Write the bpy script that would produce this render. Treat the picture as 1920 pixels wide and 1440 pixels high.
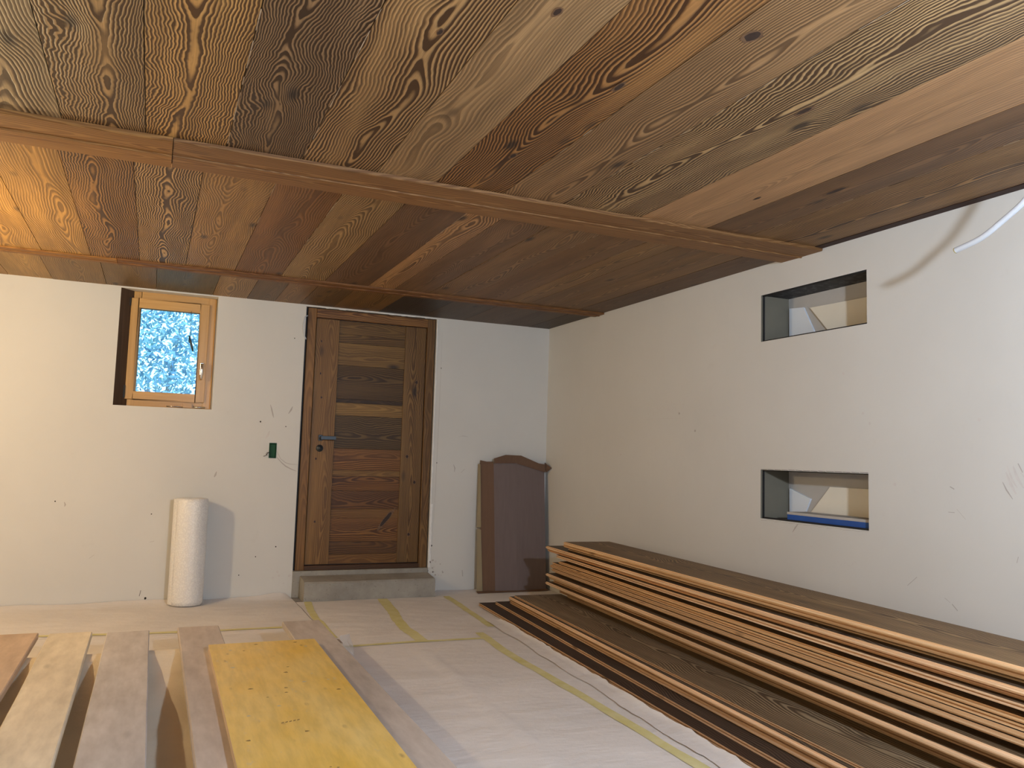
import bpy, math, random
from mathutils import Vector, Matrix, noise as mnoise

# ------------------------------------------------------------------ clear
for o in list(bpy.data.objects):
    bpy.data.objects.remove(o, do_unlink=True)
scene = bpy.context.scene
COL = scene.collection
random.seed(11)

# ------------------------------------------------------------------ camera, world, exposure
H = 2.212; YB = 6.3224; XR = 3.0996; XL = -2.7; YF = -2.7
CAMZ = 1.0871
cam_data = bpy.data.cameras.new('camera')
cam_data.sensor_fit = 'HORIZONTAL'; cam_data.sensor_width = 36.0
cam_data.lens = 36.0 * 1533.19 / 1920.0
cam_data.clip_start = 0.02
cam = bpy.data.objects.new('camera', cam_data); COL.objects.link(cam)
R_ = Vector((0.91493118, -0.40249716, 0.02994949))
U_ = Vector((-0.06360305, -0.07050546, 0.99548161))
F_ = Vector((0.39856692, 0.91270204, 0.0901077))
m = Matrix((R_, U_, -F_)).transposed().to_4x4()
m.translation = (0, 0, CAMZ)
cam.matrix_world = m
scene.camera = cam

w = bpy.data.worlds.new('sky'); scene.world = w; w.use_nodes = True
bg = w.node_tree.nodes['Background']
bg.inputs[0].default_value = (0.38, 0.68, 1.0, 1); bg.inputs[1].default_value = 3.1

vs = scene.view_settings
vs.view_transform = 'Standard'; vs.look = 'None'; vs.gamma = 1.0; vs.use_curve_mapping = False
vs.exposure = 0.14

WARM_POS = (-1.5, 4.45, 1.72); WARM_COL = (1.0, 0.75, 0.42); WARM_STR = 860.0; WARM_R = 0.05
COOL_POS = (1.3, -0.09, 1.737); COOL_COL = (0.72, 0.84, 1.0); COOL_STR = 1780.0; COOL_R = 0.06

# ------------------------------------------------------------------ node helpers
def s2l(c):
    return c / 12.92 if c <= 0.04045 else ((c + 0.055) / 1.055) ** 2.4
def rgb(r, g, b, k=1.0):
    return (s2l(r / 255) * k, s2l(g / 255) * k, s2l(b / 255) * k)

class NT:
    def __init__(self, name, rough=0.7, spec=0.3):
        self.mat = bpy.data.materials.new(name); self.mat.use_nodes = True
        self.t = self.mat.node_tree; self.n = self.t.nodes
        self.b = self.n['Principled BSDF']
        self.b.inputs['Roughness'].default_value = rough
        self.b.inputs['Specular IOR Level'].default_value = spec
    def link(self, a, b): self.t.links.new(a, b)
    def put(self, sock, v):
        if hasattr(v, 'is_output') or isinstance(v, bpy.types.NodeSocket): self.link(v, sock)
        elif isinstance(v, (tuple, list)) and len(v) == 3 and sock.type == 'RGBA': sock.default_value = (*v, 1)
        else: sock.default_value = v
    def m(self, op, a, b=0.0, c=None, clamp=False):
        x = self.n.new('ShaderNodeMath'); x.operation = op; x.use_clamp = clamp
        self.put(x.inputs[0], a); self.put(x.inputs[1], b)
        if c is not None: self.put(x.inputs[2], c)
        return x.outputs[0]
    def vec(self, x, y, z):
        n = self.n.new('ShaderNodeCombineXYZ')
        for i, v in enumerate((x, y, z)): self.put(n.inputs[i], v)
        return n.outputs[0]
    def sep(self, v):
        n = self.n.new('ShaderNodeSeparateXYZ'); self.put(n.inputs[0], v); return n.outputs
    def vmul(self, v, k):
        n = self.n.new('ShaderNodeVectorMath'); n.operation = 'MULTIPLY'
        self.put(n.inputs[0], v); n.inputs[1].default_value = k; return n.outputs[0]
    def noise(self, v, scale=1.0, detail=2.0, rough=0.5):
        n = self.n.new('ShaderNodeTexNoise'); self.put(n.inputs['Vector'], v)
        n.inputs['Scale'].default_value = scale; n.inputs['Detail'].default_value = detail
        n.inputs['Roughness'].default_value = rough
        return n.outputs[0]
    def voro(self, v, scale=1.0, feature='F1'):
        n = self.n.new('ShaderNodeTexVoronoi'); n.feature = feature
        self.put(n.inputs['Vector'], v); n.inputs['Scale'].default_value = scale
        return n.outputs[0]
    def ramp(self, f, stops, interp='LINEAR'):
        n = self.n.new('ShaderNodeValToRGB'); n.color_ramp.interpolation = interp
        e = n.color_ramp.elements
        while len(e) > 1: e.remove(e[-1])
        e[0].position = stops[0][0]; c = stops[0][1]; e[0].color = (*c, 1) if isinstance(c, tuple) else (c, c, c, 1)
        for p, c in stops[1:]:
            x = e.new(p); x.color = (*c, 1) if isinstance(c, tuple) else (c, c, c, 1)
        self.put(n.inputs[0], f); return n.outputs[0]
    def mix(self, f, a, b, blend='MIX'):
        n = self.n.new('ShaderNodeMix'); n.data_type = 'RGBA'; n.blend_type = blend
        self.put(n.inputs[0], f); self.put(n.inputs[6], a); self.put(n.inputs[7], b)
        return n.outputs[2]
    def uv(self):
        n = self.n.new('ShaderNodeUVMap'); n.uv_map = 'board'; return n.outputs[0]
    def obj(self):
        return self.n.new('ShaderNodeTexCoord').outputs['Object']
    def attr(self, name):
        n = self.n.new('ShaderNodeAttribute'); n.attribute_name = name; return n.outputs
    def bump(self, h, strength=0.3, dist=0.004):
        n = self.n.new('ShaderNodeBump'); n.inputs['Strength'].default_value = strength
        n.inputs['Distance'].default_value = dist; self.put(n.inputs['Height'], h)
        self.link(n.outputs[0], self.b.inputs['Normal'])
    def color(self, c): self.put(self.b.inputs['Base Color'], c)

def flat(name, c, rough=0.6, spec=0.3, metal=0.0, var=0.12, scale=30.0):
    T = NT(name, rough, spec)
    n = T.noise(T.obj(), scale, 3)
    T.color(T.mix(n, tuple(x * (1 - var) for x in c), tuple(min(1, x * (1 + var)) for x in c)))
    T.b.inputs['Metallic'].default_value = metal
    return T.mat

# ---- brushed softwood with cathedral grain, knots and per-board tone (attributes bp = seed,pith,freq,contrast; bc = rgb,wiggle)
def wood(name, rough=0.55, spec=0.35, bump=0.5, bdist=0.003, stain=0.55, dark=(0.11, 0.085, 0.075), knots=1.0):
    T = NT(name, rough, spec)
    uvx, uvy, _ = T.sep(T.uv())
    bp = T.attr('bp'); bc = T.attr('bc')
    seed, pith, freq = T.sep(bp['Color']) if False else T.sep(bp['Vector'])
    con = bp['Alpha']; wig = bc['Alpha']
    sz = T.m('MULTIPLY', seed, 61.0)
    P = T.vec(uvx, uvy, sz)
    nA = T.m('SUBTRACT', T.noise(T.vmul(P, (1.5, 2.5, 1)), 1.0, 1), 0.5)
    nB = T.m('SUBTRACT', T.noise(T.vmul(P, (5.5, 6, 1)), 1.0, 3, 0.62), 0.5)
    nH = T.noise(T.vmul(P, (1.3, 0.3, 1)), 1.0, 1)
    # knots: sparse cells
    dk = T.voro(T.vmul(P, (2.1, 5.2, 1)), 1.0)
    bumpk = T.m('POWER', 2.718, T.m('MULTIPLY', T.m('MULTIPLY', dk, dk), -22.0))
    x = T.m('SUBTRACT', uvy, pith)
    x = T.m('ADD', x, T.m('MULTIPLY', nA, 0.16))
    x = T.m('ADD', x, T.m('MULTIPLY', nB, T.m('MULTIPLY', wig, 0.050)))
    r = T.m('SQRT', T.m('ADD', T.m('MULTIPLY', x, x), 0.0006))
    drift = T.m('MULTIPLY', T.m('SUBTRACT', T.m('FRACT', T.m('MULTIPLY', seed, 7.31)), 0.5), 0.13)
    r = T.m('ADD', r, T.m('ADD', T.m('MULTIPLY', uvx, drift), T.m('MULTIPLY', nH, 0.16)))
    r = T.m('ADD', r, 3.0)
    t = T.m('MULTIPLY', r, T.m('MULTIPLY', freq, 200.0))
    t = T.m('ADD', t, T.m('MULTIPLY', bumpk, T.m('MULTIPLY', wig, 3.2 * knots)))
    t = T.m('ADD', t, T.m('MULTIPLY', nB, 0.5))
    f = T.m('FRACT', t)
    k = T.ramp(f, [(0.0, 0.25), (0.08, 0.0), (0.28, 0.10), (0.50, 0.72), (0.66, 1.0), (0.94, 1.0), (1.0, 0.30)])
    fade = T.ramp(T.noise(T.vmul(P, (1.0, 8, 1)), 1.0, 2), [(0.28, 0.42), (0.55, 1.0)])
    kk = T.m('MULTIPLY', T.m('MULTIPLY', k, T.m('MULTIPLY', con, 1.3)), fade, clamp=True)
    fib = T.noise(T.vmul(P, (5, 240, 1)), 1.0, 2)
    st = T.noise(T.vmul(P, (1.0, 13, 1.7)), 1.0, 3, 0.6)
    base = bc['Color']
    light = T.mix(T.ramp(st, [(0.3, 0.0), (0.7, 1.0)]), T.mix(stain, base, (0.42, 0.40, 0.38), 'MULTIPLY'), base)
    light = T.mix(0.55, light, T.ramp(fib, [(0.3, 0.45), (0.7, 1.0)]), 'MULTIPLY')
    drk = T.mix(1.0, base, dark, 'MULTIPLY')
    c = T.mix(kk, light, drk)
    # knot cores
    kc = T.m('MULTIPLY', T.ramp(dk, [(0.05, 1.0), (0.14, 0.0)]), 0.85 * knots)
    c = T.mix(kc, c, (0.022, 0.013, 0.010))
    T.color(c)
    T.bump(T.m('SUBTRACT', T.m('MULTIPLY', fib, 0.3), kk), bump, bdist)
    return T.mat

def plain_wood(name, light, darkc, rough=0.6, scale=(3, 55, 55), knot=0.35, spec=0.3):
    T = NT(name, rough, spec)
    uvx, uvy, _ = T.sep(T.uv()); bp = T.attr('bp')
    seed = T.sep(bp['Vector'])[0]
    P = T.vec(uvx, uvy, T.m('MULTIPLY', seed, 61.0))
    a = T.noise(T.vmul(P, (scale[0], scale[1], 1)), 1.0, 3, 0.6)
    b = T.noise(T.vmul(P, (1.1, 6, 1.3)), 1.0, 3)
    c = T.mix(T.ramp(a, [(0.3, 0.0), (0.7, 1.0)]), darkc, light)
    c = T.mix(0.5, c, T.ramp(b, [(0.3, 0.55), (0.65, 1.0)]), 'MULTIPLY')
    dk = T.voro(T.vmul(P, (2.3, 7, 1)), 1.0)
    c = T.mix(T.m('MULTIPLY', T.ramp(dk, [(0.04, 1.0), (0.13, 0.0)]), knot), c, tuple(x * 0.25 for x in darkc))
    # per-board tone
    c = T.mix(1.0, c, T.attr('bc')['Color'], 'MULTIPLY')
    T.color(c); T.bump(a, 0.25, 0.002)
    return T.mat

# ------------------------------------------------------------------ mesh builder
BP0 = (0.5, 0.0, 0.4, 0.5); BC0 = (1.0, 1.0, 1.0, 0.5)
class MB:
    def __init__(self):
        self.v = []; self.f = []; self.m = []; self.uv = []; self.bp = []; self.bc = []; self.sm = []
    def face(self, pts, uvs=None, mat=0, bp=BP0, bc=BC0, smooth=False):
        i = len(self.v); self.v.extend([tuple(p) for p in pts]); self.f.append(list(range(i, i + len(pts))))
        self.m.append(mat); self.uv.append(uvs or [(p[0], p[1]) for p in pts]); self.bp.append(bp); self.bc.append(bc); self.sm.append(smooth)
    def prism(self, prof, o, U, V, N, L, mat=0, mats=None, capmat=None, bp=BP0, bc=BC0, nseg=1, bow=None, u0=0.0):
        """prof: list of (v,n) counter-clockwise seen from +U; extruded along U for L."""
        o = Vector(o); U = Vector(U).normalized(); V = Vector(V).normalized(); N = Vector(N).normalized()
        n = len(prof)
        per = [0.0]
        for i in range(n):
            a, b = prof[i], prof[(i + 1) % n]
            per.append(per[-1] + math.hypot(a[0] - b[0], a[1] - b[1]))
        def P(s, i):
            u = L * s / nseg; v, k = prof[i % n]
            q = o + U * u + V * v + N * k
            if bow: q = q + bow(u)
            return q
        for s in range(nseg):
            for i in range(n):
                a, b = prof[i], prof[(i + 1) % n]
                horiz = abs(a[0] - b[0]) >= abs(a[1] - b[1])
                va, vb = (a[0], b[0]) if horiz else (a[1] + 3.3, b[1] + 3.3)
                ua, ub = u0 + L * s / nseg, u0 + L * (s + 1) / nseg
                self.face([P(s, i), P(s + 1, i), P(s + 1, i + 1), P(s, i + 1)][::-1],
                          [(ua, va), (ub, va), (ub, vb), (ua, vb)][::-1], mats[i] if mats else mat, bp, bc)
        cm = mat if capmat is None else capmat
        self.face([P(0, i) for i in range(n)][::-1], [(p[1] * 1.0, p[0]) for p in prof][::-1], cm, bp, bc)
        self.face([P(nseg, i) for i in range(n)], [(p[1] * 1.0 + 9, p[0]) for p in prof], cm, bp, bc)
    def box(self, o, U, V, N, L, W, T, mat=0, mats=None, capmat=None, bp=BP0, bc=BC0, nseg=1, bow=None, u0=0.0):
        """o is the corner; faces order: bottom(-N), +V, top(+N), -V.  mats likewise. V coordinate is centred for grain."""
        o = Vector(o) + Vector(V).normalized() * (W / 2)
        self.prism([(-W / 2, 0), (W / 2, 0), (W / 2, T), (-W / 2, T)], o, U, V, N, L, mat, mats, capmat, bp, bc, nseg, bow, u0)
    def aabox(self, x0, x1, y0, y1, z0, z1, along='x', **k):
        if along == 'x': self.box((x0, y0, z0), (1, 0, 0), (0, 1, 0), (0, 0, 1), x1 - x0, y1 - y0, z1 - z0, **k)
        elif along == 'xz': self.box((x0, y1, z0), (1, 0, 0), (0, 0, 1), (0, -1, 0), x1 - x0, z1 - z0, y1 - y0, **k)
        elif along == 'y': self.box((x1, y0, z0), (0, 1, 0), (-1, 0, 0), (0, 0, 1), y1 - y0, x1 - x0, z1 - z0, **k)
        else: self.box((x0, y0, z0), (0, 0, 1), (1, 0, 0), (0, 1, 0), z1 - z0, x1 - x0, y1 - y0, **k)
    def tube(self, pts, r, n=10, mat=0, cap=True, rs=None):
        pts = [Vector(p) for p in pts]; rings = []
        up = None
        for i, p in enumerate(pts):
            d = (pts[min(i + 1, len(pts) - 1)] - pts[max(i - 1, 0)]).normalized()
            if up is None: up = Vector((0, 0, 1)) if abs(d.z) < 0.9 else Vector((1, 0, 0))
            a = d.cross(up).normalized(); up = a.cross(d).normalized()
            rr = rs[i] if rs else r
            rings.append([p + (a * math.cos(2 * math.pi * j / n) + up * math.sin(2 * math.pi * j / n)) * rr for j in range(n)])
        for i in range(len(rings) - 1):
            for j in range(n):
                self.face([rings[i][j], rings[i][(j + 1) % n], rings[i + 1][(j + 1) % n], rings[i + 1][j]], None, mat, smooth=True)
        if cap:
            self.face(rings[0][::-1], None, mat); self.face(rings[-1], None, mat)
    def lathe(self, c, prof, n=32, mat=0, axis='z', smooth=True, mats=None):
        """prof: list of (r, h)."""
        c = Vector(c)
        def P(r, h, j):
            a = 2 * math.pi * j / n
            if axis == 'z': return c + Vector((r * math.cos(a), r * math.sin(a), h))
            if axis == 'y': return c + Vector((r * math.cos(a), h, r * math.sin(a)))
            return c + Vector((h, r * math.cos(a), r * math.sin(a)))
        for i in range(len(prof) - 1):
            (r0, h0), (r1, h1) = prof[i], prof[i + 1]
            for j in range(n):
                pts = [P(r0, h0, j), P(r0, h0, j + 1), P(r1, h1, j + 1), P(r1, h1, j)]
                if r0 < 1e-6: pts = pts[1:]
                elif r1 < 1e-6: pts = pts[:3]
                self.face(pts, None, mats[i] if mats else mat, smooth=smooth)
    def build(self, name, mats, parent=None, merge=False, bevel=0.0, origin=None):
        if not isinstance(mats, (list, tuple)): mats = [mats]
        if parent is not None: off = Vector(parent['_w'])
        elif origin is not None: off = Vector(origin)
        else:
            xs = [p[0] for p in self.v]; ys = [p[1] for p in self.v]; zs = [p[2] for p in self.v]
            off = Vector(((min(xs) + max(xs)) / 2, (min(ys) + max(ys)) / 2, min(zs)))
        me = bpy.data.meshes.new(name)
        me.from_pydata([tuple(Vector(p) - off) for p in self.v], [], self.f)
        uvl = me.uv_layers.new(name='board')
        flat_uv = [c for f in self.uv for p in f for c in p]
        uvl.data.foreach_set('uv', flat_uv)
        for nm, src in (('bp', self.bp), ('bc', self.bc)):
            at = me.color_attributes.new(nm, 'FLOAT_COLOR', 'CORNER')
            arr = [c for f, col in zip(self.f, src) for _ in f for c in col]
            at.data.foreach_set('color', arr)
        me.polygons.foreach_set('material_index', self.m)
        me.polygons.foreach_set('use_smooth', self.sm)
        for mt in mats: me.materials.append(mt)
        if merge or any(self.sm):
            import bmesh
            bm = bmesh.new(); bm.from_mesh(me); bmesh.ops.remove_doubles(bm, verts=bm.verts, dist=1e-5)
            bmesh.ops.recalc_face_normals(bm, faces=bm.faces)
            bm.to_mesh(me); bm.free()
        me.update()
        o = bpy.data.objects.new(name, me); COL.objects.link(o)
        if parent is not None: o.parent = parent
        else: o.location = off
        o['_w'] = tuple(off)
        if bevel > 0:
            md = o.modifiers.new('bevel', 'BEVEL'); md.width = bevel; md.segments = 2; md.limit_method = 'ANGLE'
        return o

def thing(name, label, cat, loc, group=None):
    o = bpy.data.objects.new(name, None); COL.objects.link(o); o.location = loc; o['_w'] = tuple(loc)
    o.empty_display_size = 0.1
    return tag(o, label, cat, group)
def tag(o, label, cat, group=None):
    o['label'] = label; o['category'] = cat
    if group: o['group'] = group
    return o
def struct(o): o['kind'] = 'structure'; return o
def holder(name, loc):
    o = bpy.data.objects.new(name, None); COL.objects.link(o); o.location = loc; o['_w'] = tuple(loc)
    o.empty_display_size = 0.1; o['kind'] = 'structure'; return o

X = Vector((1, 0, 0)); Y = Vector((0, 1, 0)); Z = Vector((0, 0, 1))

# ------------------------------------------------------------------ materials
M = {}
M['ceil'] = wood('brushed_old_softwood', rough=0.52, spec=0.35, bump=0.55, bdist=0.003)
M['beam'] = wood('planed_softwood_batten', rough=0.6, bump=0.2, bdist=0.001, stain=0.35, knots=0.3, dark=(0.45, 0.38, 0.32))
M['door'] = wood('waxed_old_door_wood', rough=0.5, bump=0.3, bdist=0.0015, stain=0.6, dark=(0.24, 0.19, 0.16))
M['pile'] = wood('dark_weathered_board_face', rough=0.6, bump=0.35, bdist=0.002, stain=0.9, dark=(0.22, 0.19, 0.18), knots=1.0)
M['fresh'] = plain_wood('fresh_sawn_board_edge', (0.86, 0.71, 0.52), (0.60, 0.42, 0.25), 0.65, (2, 160), 0.95)
M['plank'] = plain_wood('worn_scaffold_plank', (0.80, 0.745, 0.69), (0.64, 0.585, 0.53), 0.75, (6, 22), 0.3)
M['yellow'] = None
def mk_yellow():
    T = NT('yellow_coated_formwork_board', 0.45, 0.4)
    uvx, uvy, _ = T.sep(T.uv()); P = T.vec(uvx, uvy, 0.0)
    a = T.noise(T.vmul(P, (1.6, 4, 1)), 1.0, 4, 0.6)
    c = T.mix(T.ramp(a, [(0.3, 0.0), (0.7, 1.0)]), (0.86, 0.56, 0.10), (0.90, 0.68, 0.26))
    g = T.noise(T.vmul(P, (5, 30, 1)), 1.0, 4, 0.65)
    c = T.mix(0.35, c, T.ramp(g, [(0.35, 0.6), (0.6, 1.0)]), 'MULTIPLY')
    s = T.voro(T.vmul(P, (6, 14, 1)), 1.0)
    c = T.mix(T.m('MULTIPLY', T.m('MULTIPLY', T.ramp(s, [(0.04, 1.0), (0.16, 0.0)]), T.ramp(g, [(0.45, 0.0), (0.6, 1.0)])), 0.6), c, (0.32, 0.19, 0.08))
    p = T.noise(T.vmul(P, (9, 22, 1)), 1.0, 5, 0.7)
    c = T.mix(T.m('MULTIPLY', T.ramp(p, [(0.62, 0.0), (0.70, 1.0)]), 0.45), c, (0.62, 0.55, 0.42))
    T.color(c); T.bump(g, 0.12, 0.001); return T.mat
M['yellow'] = mk_yellow()
def mk_plaster(name, c):
    T = NT(name, 0.9, 0.15)
    o = T.obj()
    a = T.noise(o, 1.6, 4, 0.6); b = T.noise(o, 45, 3)
    col = T.mix(T.ramp(a, [(0.3, 0.0), (0.7, 1.0)]), tuple(x * 0.95 for x in c), c)
    d = T.noise(o, 7, 5, 0.7)
    col = T.mix(T.m('MULTIPLY', T.ramp(d, [(0.62, 0.0), (0.78, 1.0)]), 0.10), col, (0.42, 0.38, 0.34))
    T.color(col); T.bump(b, 0.10, 0.002); return T.mat
M['plaster'] = mk_plaster('white_plaster', (0.70, 0.69, 0.655))
M['seam'] = flat('pale_board_tongue', (0.50, 0.40, 0.29), 0.7, 0.2)
M['knot_rim'] = flat('brown_knot_rim', (0.15, 0.085, 0.045), 0.6, 0.3, 0, 0.5, 60)
M['knot_core'] = flat('dark_knot_core', (0.040, 0.024, 0.018), 0.6, 0.3, 0, 0.4, 60)
M['mark'] = flat('grey_scuff', (0.47, 0.44, 0.41), 0.9, 0.1)
M['smear'] = flat('pale_grey_smear', (0.66, 0.63, 0.60), 0.9, 0.1)
M['stamp'] = flat('brown_stamp_ink', (0.30, 0.20, 0.09), 0.8, 0.1)
M['grout'] = flat('dried_grey_splash', (0.62, 0.57, 0.48), 0.9, 0.1)
M['hole'] = flat('dark_screw_hole', (0.03, 0.025, 0.02), 0.9, 0.1)
M['filler'] = flat('white_filler', (0.83, 0.82, 0.80), 0.9, 0.1)
def mk_fleece(name, c):
    T = NT(name, 0.95, 0.1); o = T.obj()
    a = T.noise(o, 2.2, 4, 0.6); b = T.noise(o, 160, 2)
    w_ = T.noise(T.vmul(o, (3, 7, 1)), 1.0, 4, 0.6)
    col = T.mix(T.ramp(a, [(0.3, 0.0), (0.7, 1.0)]), tuple(x * 0.88 for x in c), c)
    T.color(col)
    T.bump(T.m('ADD', T.m('MULTIPLY', w_, 2.0), T.m('MULTIPLY', b, 0.15)), 0.4, 0.014); return T.mat
M['fleece'] = mk_fleece('pale_floor_fleece', (0.83, 0.79, 0.765))
M['cream'] = mk_fleece('cream_dust_sheet', (0.82, 0.74, 0.61))
def mk_tape():
    T = NT('faded_yellow_tape', 0.8, 0.15); o = T.obj()
    a = T.noise(o, 9, 4, 0.6)
    T.color(T.mix(T.ramp(a, [(0.3, 0.0), (0.75, 1.0)]), (0.66, 0.60, 0.24), (0.78, 0.73, 0.44))); return T.mat
M['tape'] = mk_tape()
def mk_concrete():
    T = NT('grey_concrete', 0.9, 0.15); o = T.obj()
    a = T.noise(o, 5, 5, 0.65); v = T.voro(o, 38)
    c = T.mix(T.ramp(a, [(0.3, 0.0), (0.7, 1.0)]), (0.27, 0.25, 0.22), (0.40, 0.38, 0.335))
    c = T.mix(T.m('MULTIPLY', T.ramp(v, [(0.10, 1.0), (0.2, 0.0)]), 0.35), c, (0.10, 0.09, 0.08))
    T.color(c); T.bump(a, 0.4, 0.006); return T.mat
M['concrete'] = mk_concrete()
M['floor'] = flat('bare_concrete_floor', (0.30, 0.28, 0.26), 0.9)
M['dark_wood'] = wood('dark_trim_wood', rough=0.7, bump=0.2, stain=0.4, dark=(0.5, 0.45, 0.4), knots=0.2)
M['window_wood'] = plain_wood('honey_varnished_window_wood', (0.68, 0.40, 0.13), (0.58, 0.32, 0.09), 0.35, (1.5, 70), 0.0, 0.5)
M['reveal'] = plain_wood('shaded_brown_lining', (0.12, 0.07, 0.04), (0.07, 0.04, 0.025), 0.6, (1.5, 50), 0.0)  # brown wood lining, with the reveal's shade painted into its dark colour
M['metal'] = flat('satin_chrome', (0.75, 0.75, 0.76), 0.25, 0.5, 1.0, 0.05)
M['iron'] = flat('dark_blue_grey_iron', (0.045, 0.055, 0.065), 0.4, 0.5, 0.6)
M['black'] = flat('black_plastic', (0.02, 0.02, 0.022), 0.6)
M['green'] = flat('green_plastic_box', (0.010, 0.075, 0.028), 0.6, 0.3, 0, 0.3)
M['conduit'] = flat('pale_grey_plastic_conduit', (0.60, 0.64, 0.70), 0.35, 0.5, 0, 0.04)
M['cableend'] = flat('yellow_cut_rim', (0.60, 0.52, 0.20), 0.6)
M['blue'] = flat('blue_painted_board', (0.012, 0.085, 0.36), 0.45, 0.4, 0, 0.2, 14)
M['slate'] = None
def mk_slate():
    T = NT('black_bitumen_coating', 0.6, 0.4); o = T.obj()
    a = T.noise(o, 26, 5, 0.7); b = T.noise(o, 9, 3)
    c = T.mix(T.ramp(a, [(0.5, 0.0), (0.72, 1.0)]), (0.018, 0.018, 0.020), (0.14, 0.145, 0.16))
    T.color(c); T.bump(b, 0.5, 0.01); return T.mat
M['slate'] = mk_slate()
M['jamb'] = flat('olive_grey_board', (0.19, 0.175, 0.135), 0.8, 0.2, 0, 0.08, 12)
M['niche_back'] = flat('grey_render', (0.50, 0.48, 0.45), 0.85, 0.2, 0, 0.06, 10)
M['blue_light'] = flat('bluish_light_patch', (0.80, 0.86, 0.93), 0.6, 0.3, 0, 0.03, 8)  # stands for bluish light on the niche back
M['cream_light_patch'] = flat('cream_light_patch', (0.85, 0.80, 0.68), 0.6, 0.3, 0, 0.05, 8)  # warm light in the niches, given as a panel colour
def mk_card(name, c):
    T = NT(name, 0.85, 0.15); o = T.obj()
    w_ = T.noise(T.vmul(o, (60, 60, 1.5)), 1.0, 2); a = T.noise(o, 4, 3)
    col = T.mix(w_, tuple(x * 0.88 for x in c), tuple(x * 1.1 for x in c))
    T.color(T.mix(T.m('MULTIPLY', a, 0.3), col, tuple(x * 0.75 for x in c))); T.bump(w_, 0.1, 0.001); return T.mat
M['card'] = mk_card('mauve_brown_cardboard', (0.20, 0.155, 0.145))
M['card_dark'] = mk_card('brown_cardboard', (0.175, 0.105, 0.070))
M['card_pale'] = mk_card('olive_cardboard', (0.30, 0.25, 0.165))
def mk_bubble():
    T = NT('white_bubble_film', 0.28, 0.6); o = T.obj()
    v = T.voro(o, 95); T.color(T.mix(T.ramp(v, [(0.2, 0.0), (0.6, 1.0)]), (0.92, 0.90, 0.86), (0.82, 0.80, 0.77)))
    T.b.inputs['Subsurface Weight'].default_value = 0.15; T.b.inputs['Subsurface Radius'].default_value = (0.02, 0.02, 0.02)
    T.bump(v, 0.5, 0.004); return T.mat
M['bubble'] = mk_bubble()
M['core'] = flat('brown_card_core', (0.20, 0.13, 0.08), 0.9)
def mk_glass():
    T = NT('window_glass', 0.02, 0.5)
    n = T.n; out = n['Material Output']
    tr = n.new('ShaderNodeBsdfTransparent'); gl = n.new('ShaderNodeBsdfGlossy'); gl.inputs['Roughness'].default_value = 0.02
    tr.inputs[0].default_value = (0.93, 0.97, 0.98, 1)
    fr = n.new('ShaderNodeFresnel'); mx = n.new('ShaderNodeMixShader')
    T.link(fr.outputs[0], mx.inputs[0]); T.link(tr.outputs[0], mx.inputs[1]); T.link(gl.outputs[0], mx.inputs[2])
    T.link(mx.outputs[0], out.inputs[0]); return T.mat
M['glass'] = mk_glass()
def mk_film():
    T = NT('clear_plastic_film', 0.25, 0.5)
    T.color((0.80, 0.80, 0.80)); T.b.inputs['Alpha'].default_value = 0.55; return T.mat
M['film'] = mk_film()
def mk_leaf():
    T = NT('leaf_green', 0.5, 0.3); o = T.obj(); a = T.noise(o, 2.6, 3, 0.7)
    c = T.ramp(a, [(0.38, (0.14, 0.27, 0.40)), (0.5, (0.32, 0.50, 0.56)), (0.65, (0.50, 0.74, 0.70))])
    T.color(c); return T.mat
M['leaf'] = mk_leaf()
M['bark'] = flat('pale_bark', (0.42, 0.38, 0.36), 0.9)
M['grass'] = flat('meadow', (0.16, 0.30, 0.12), 0.9, 0.2, 0, 0.4, 3)
def emit(name, c, s):
    T = NT(name); T.b.inputs['Emission Color'].default_value = (*c, 1); T.b.inputs['Emission Strength'].default_value = s
    T.color((0.9, 0.9, 0.9)); return T.mat
M['warm'] = emit('warm_bulb', WARM_COL, WARM_STR)
M['cool'] = emit('cool_bulb', COOL_COL, COOL_STR)

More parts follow.
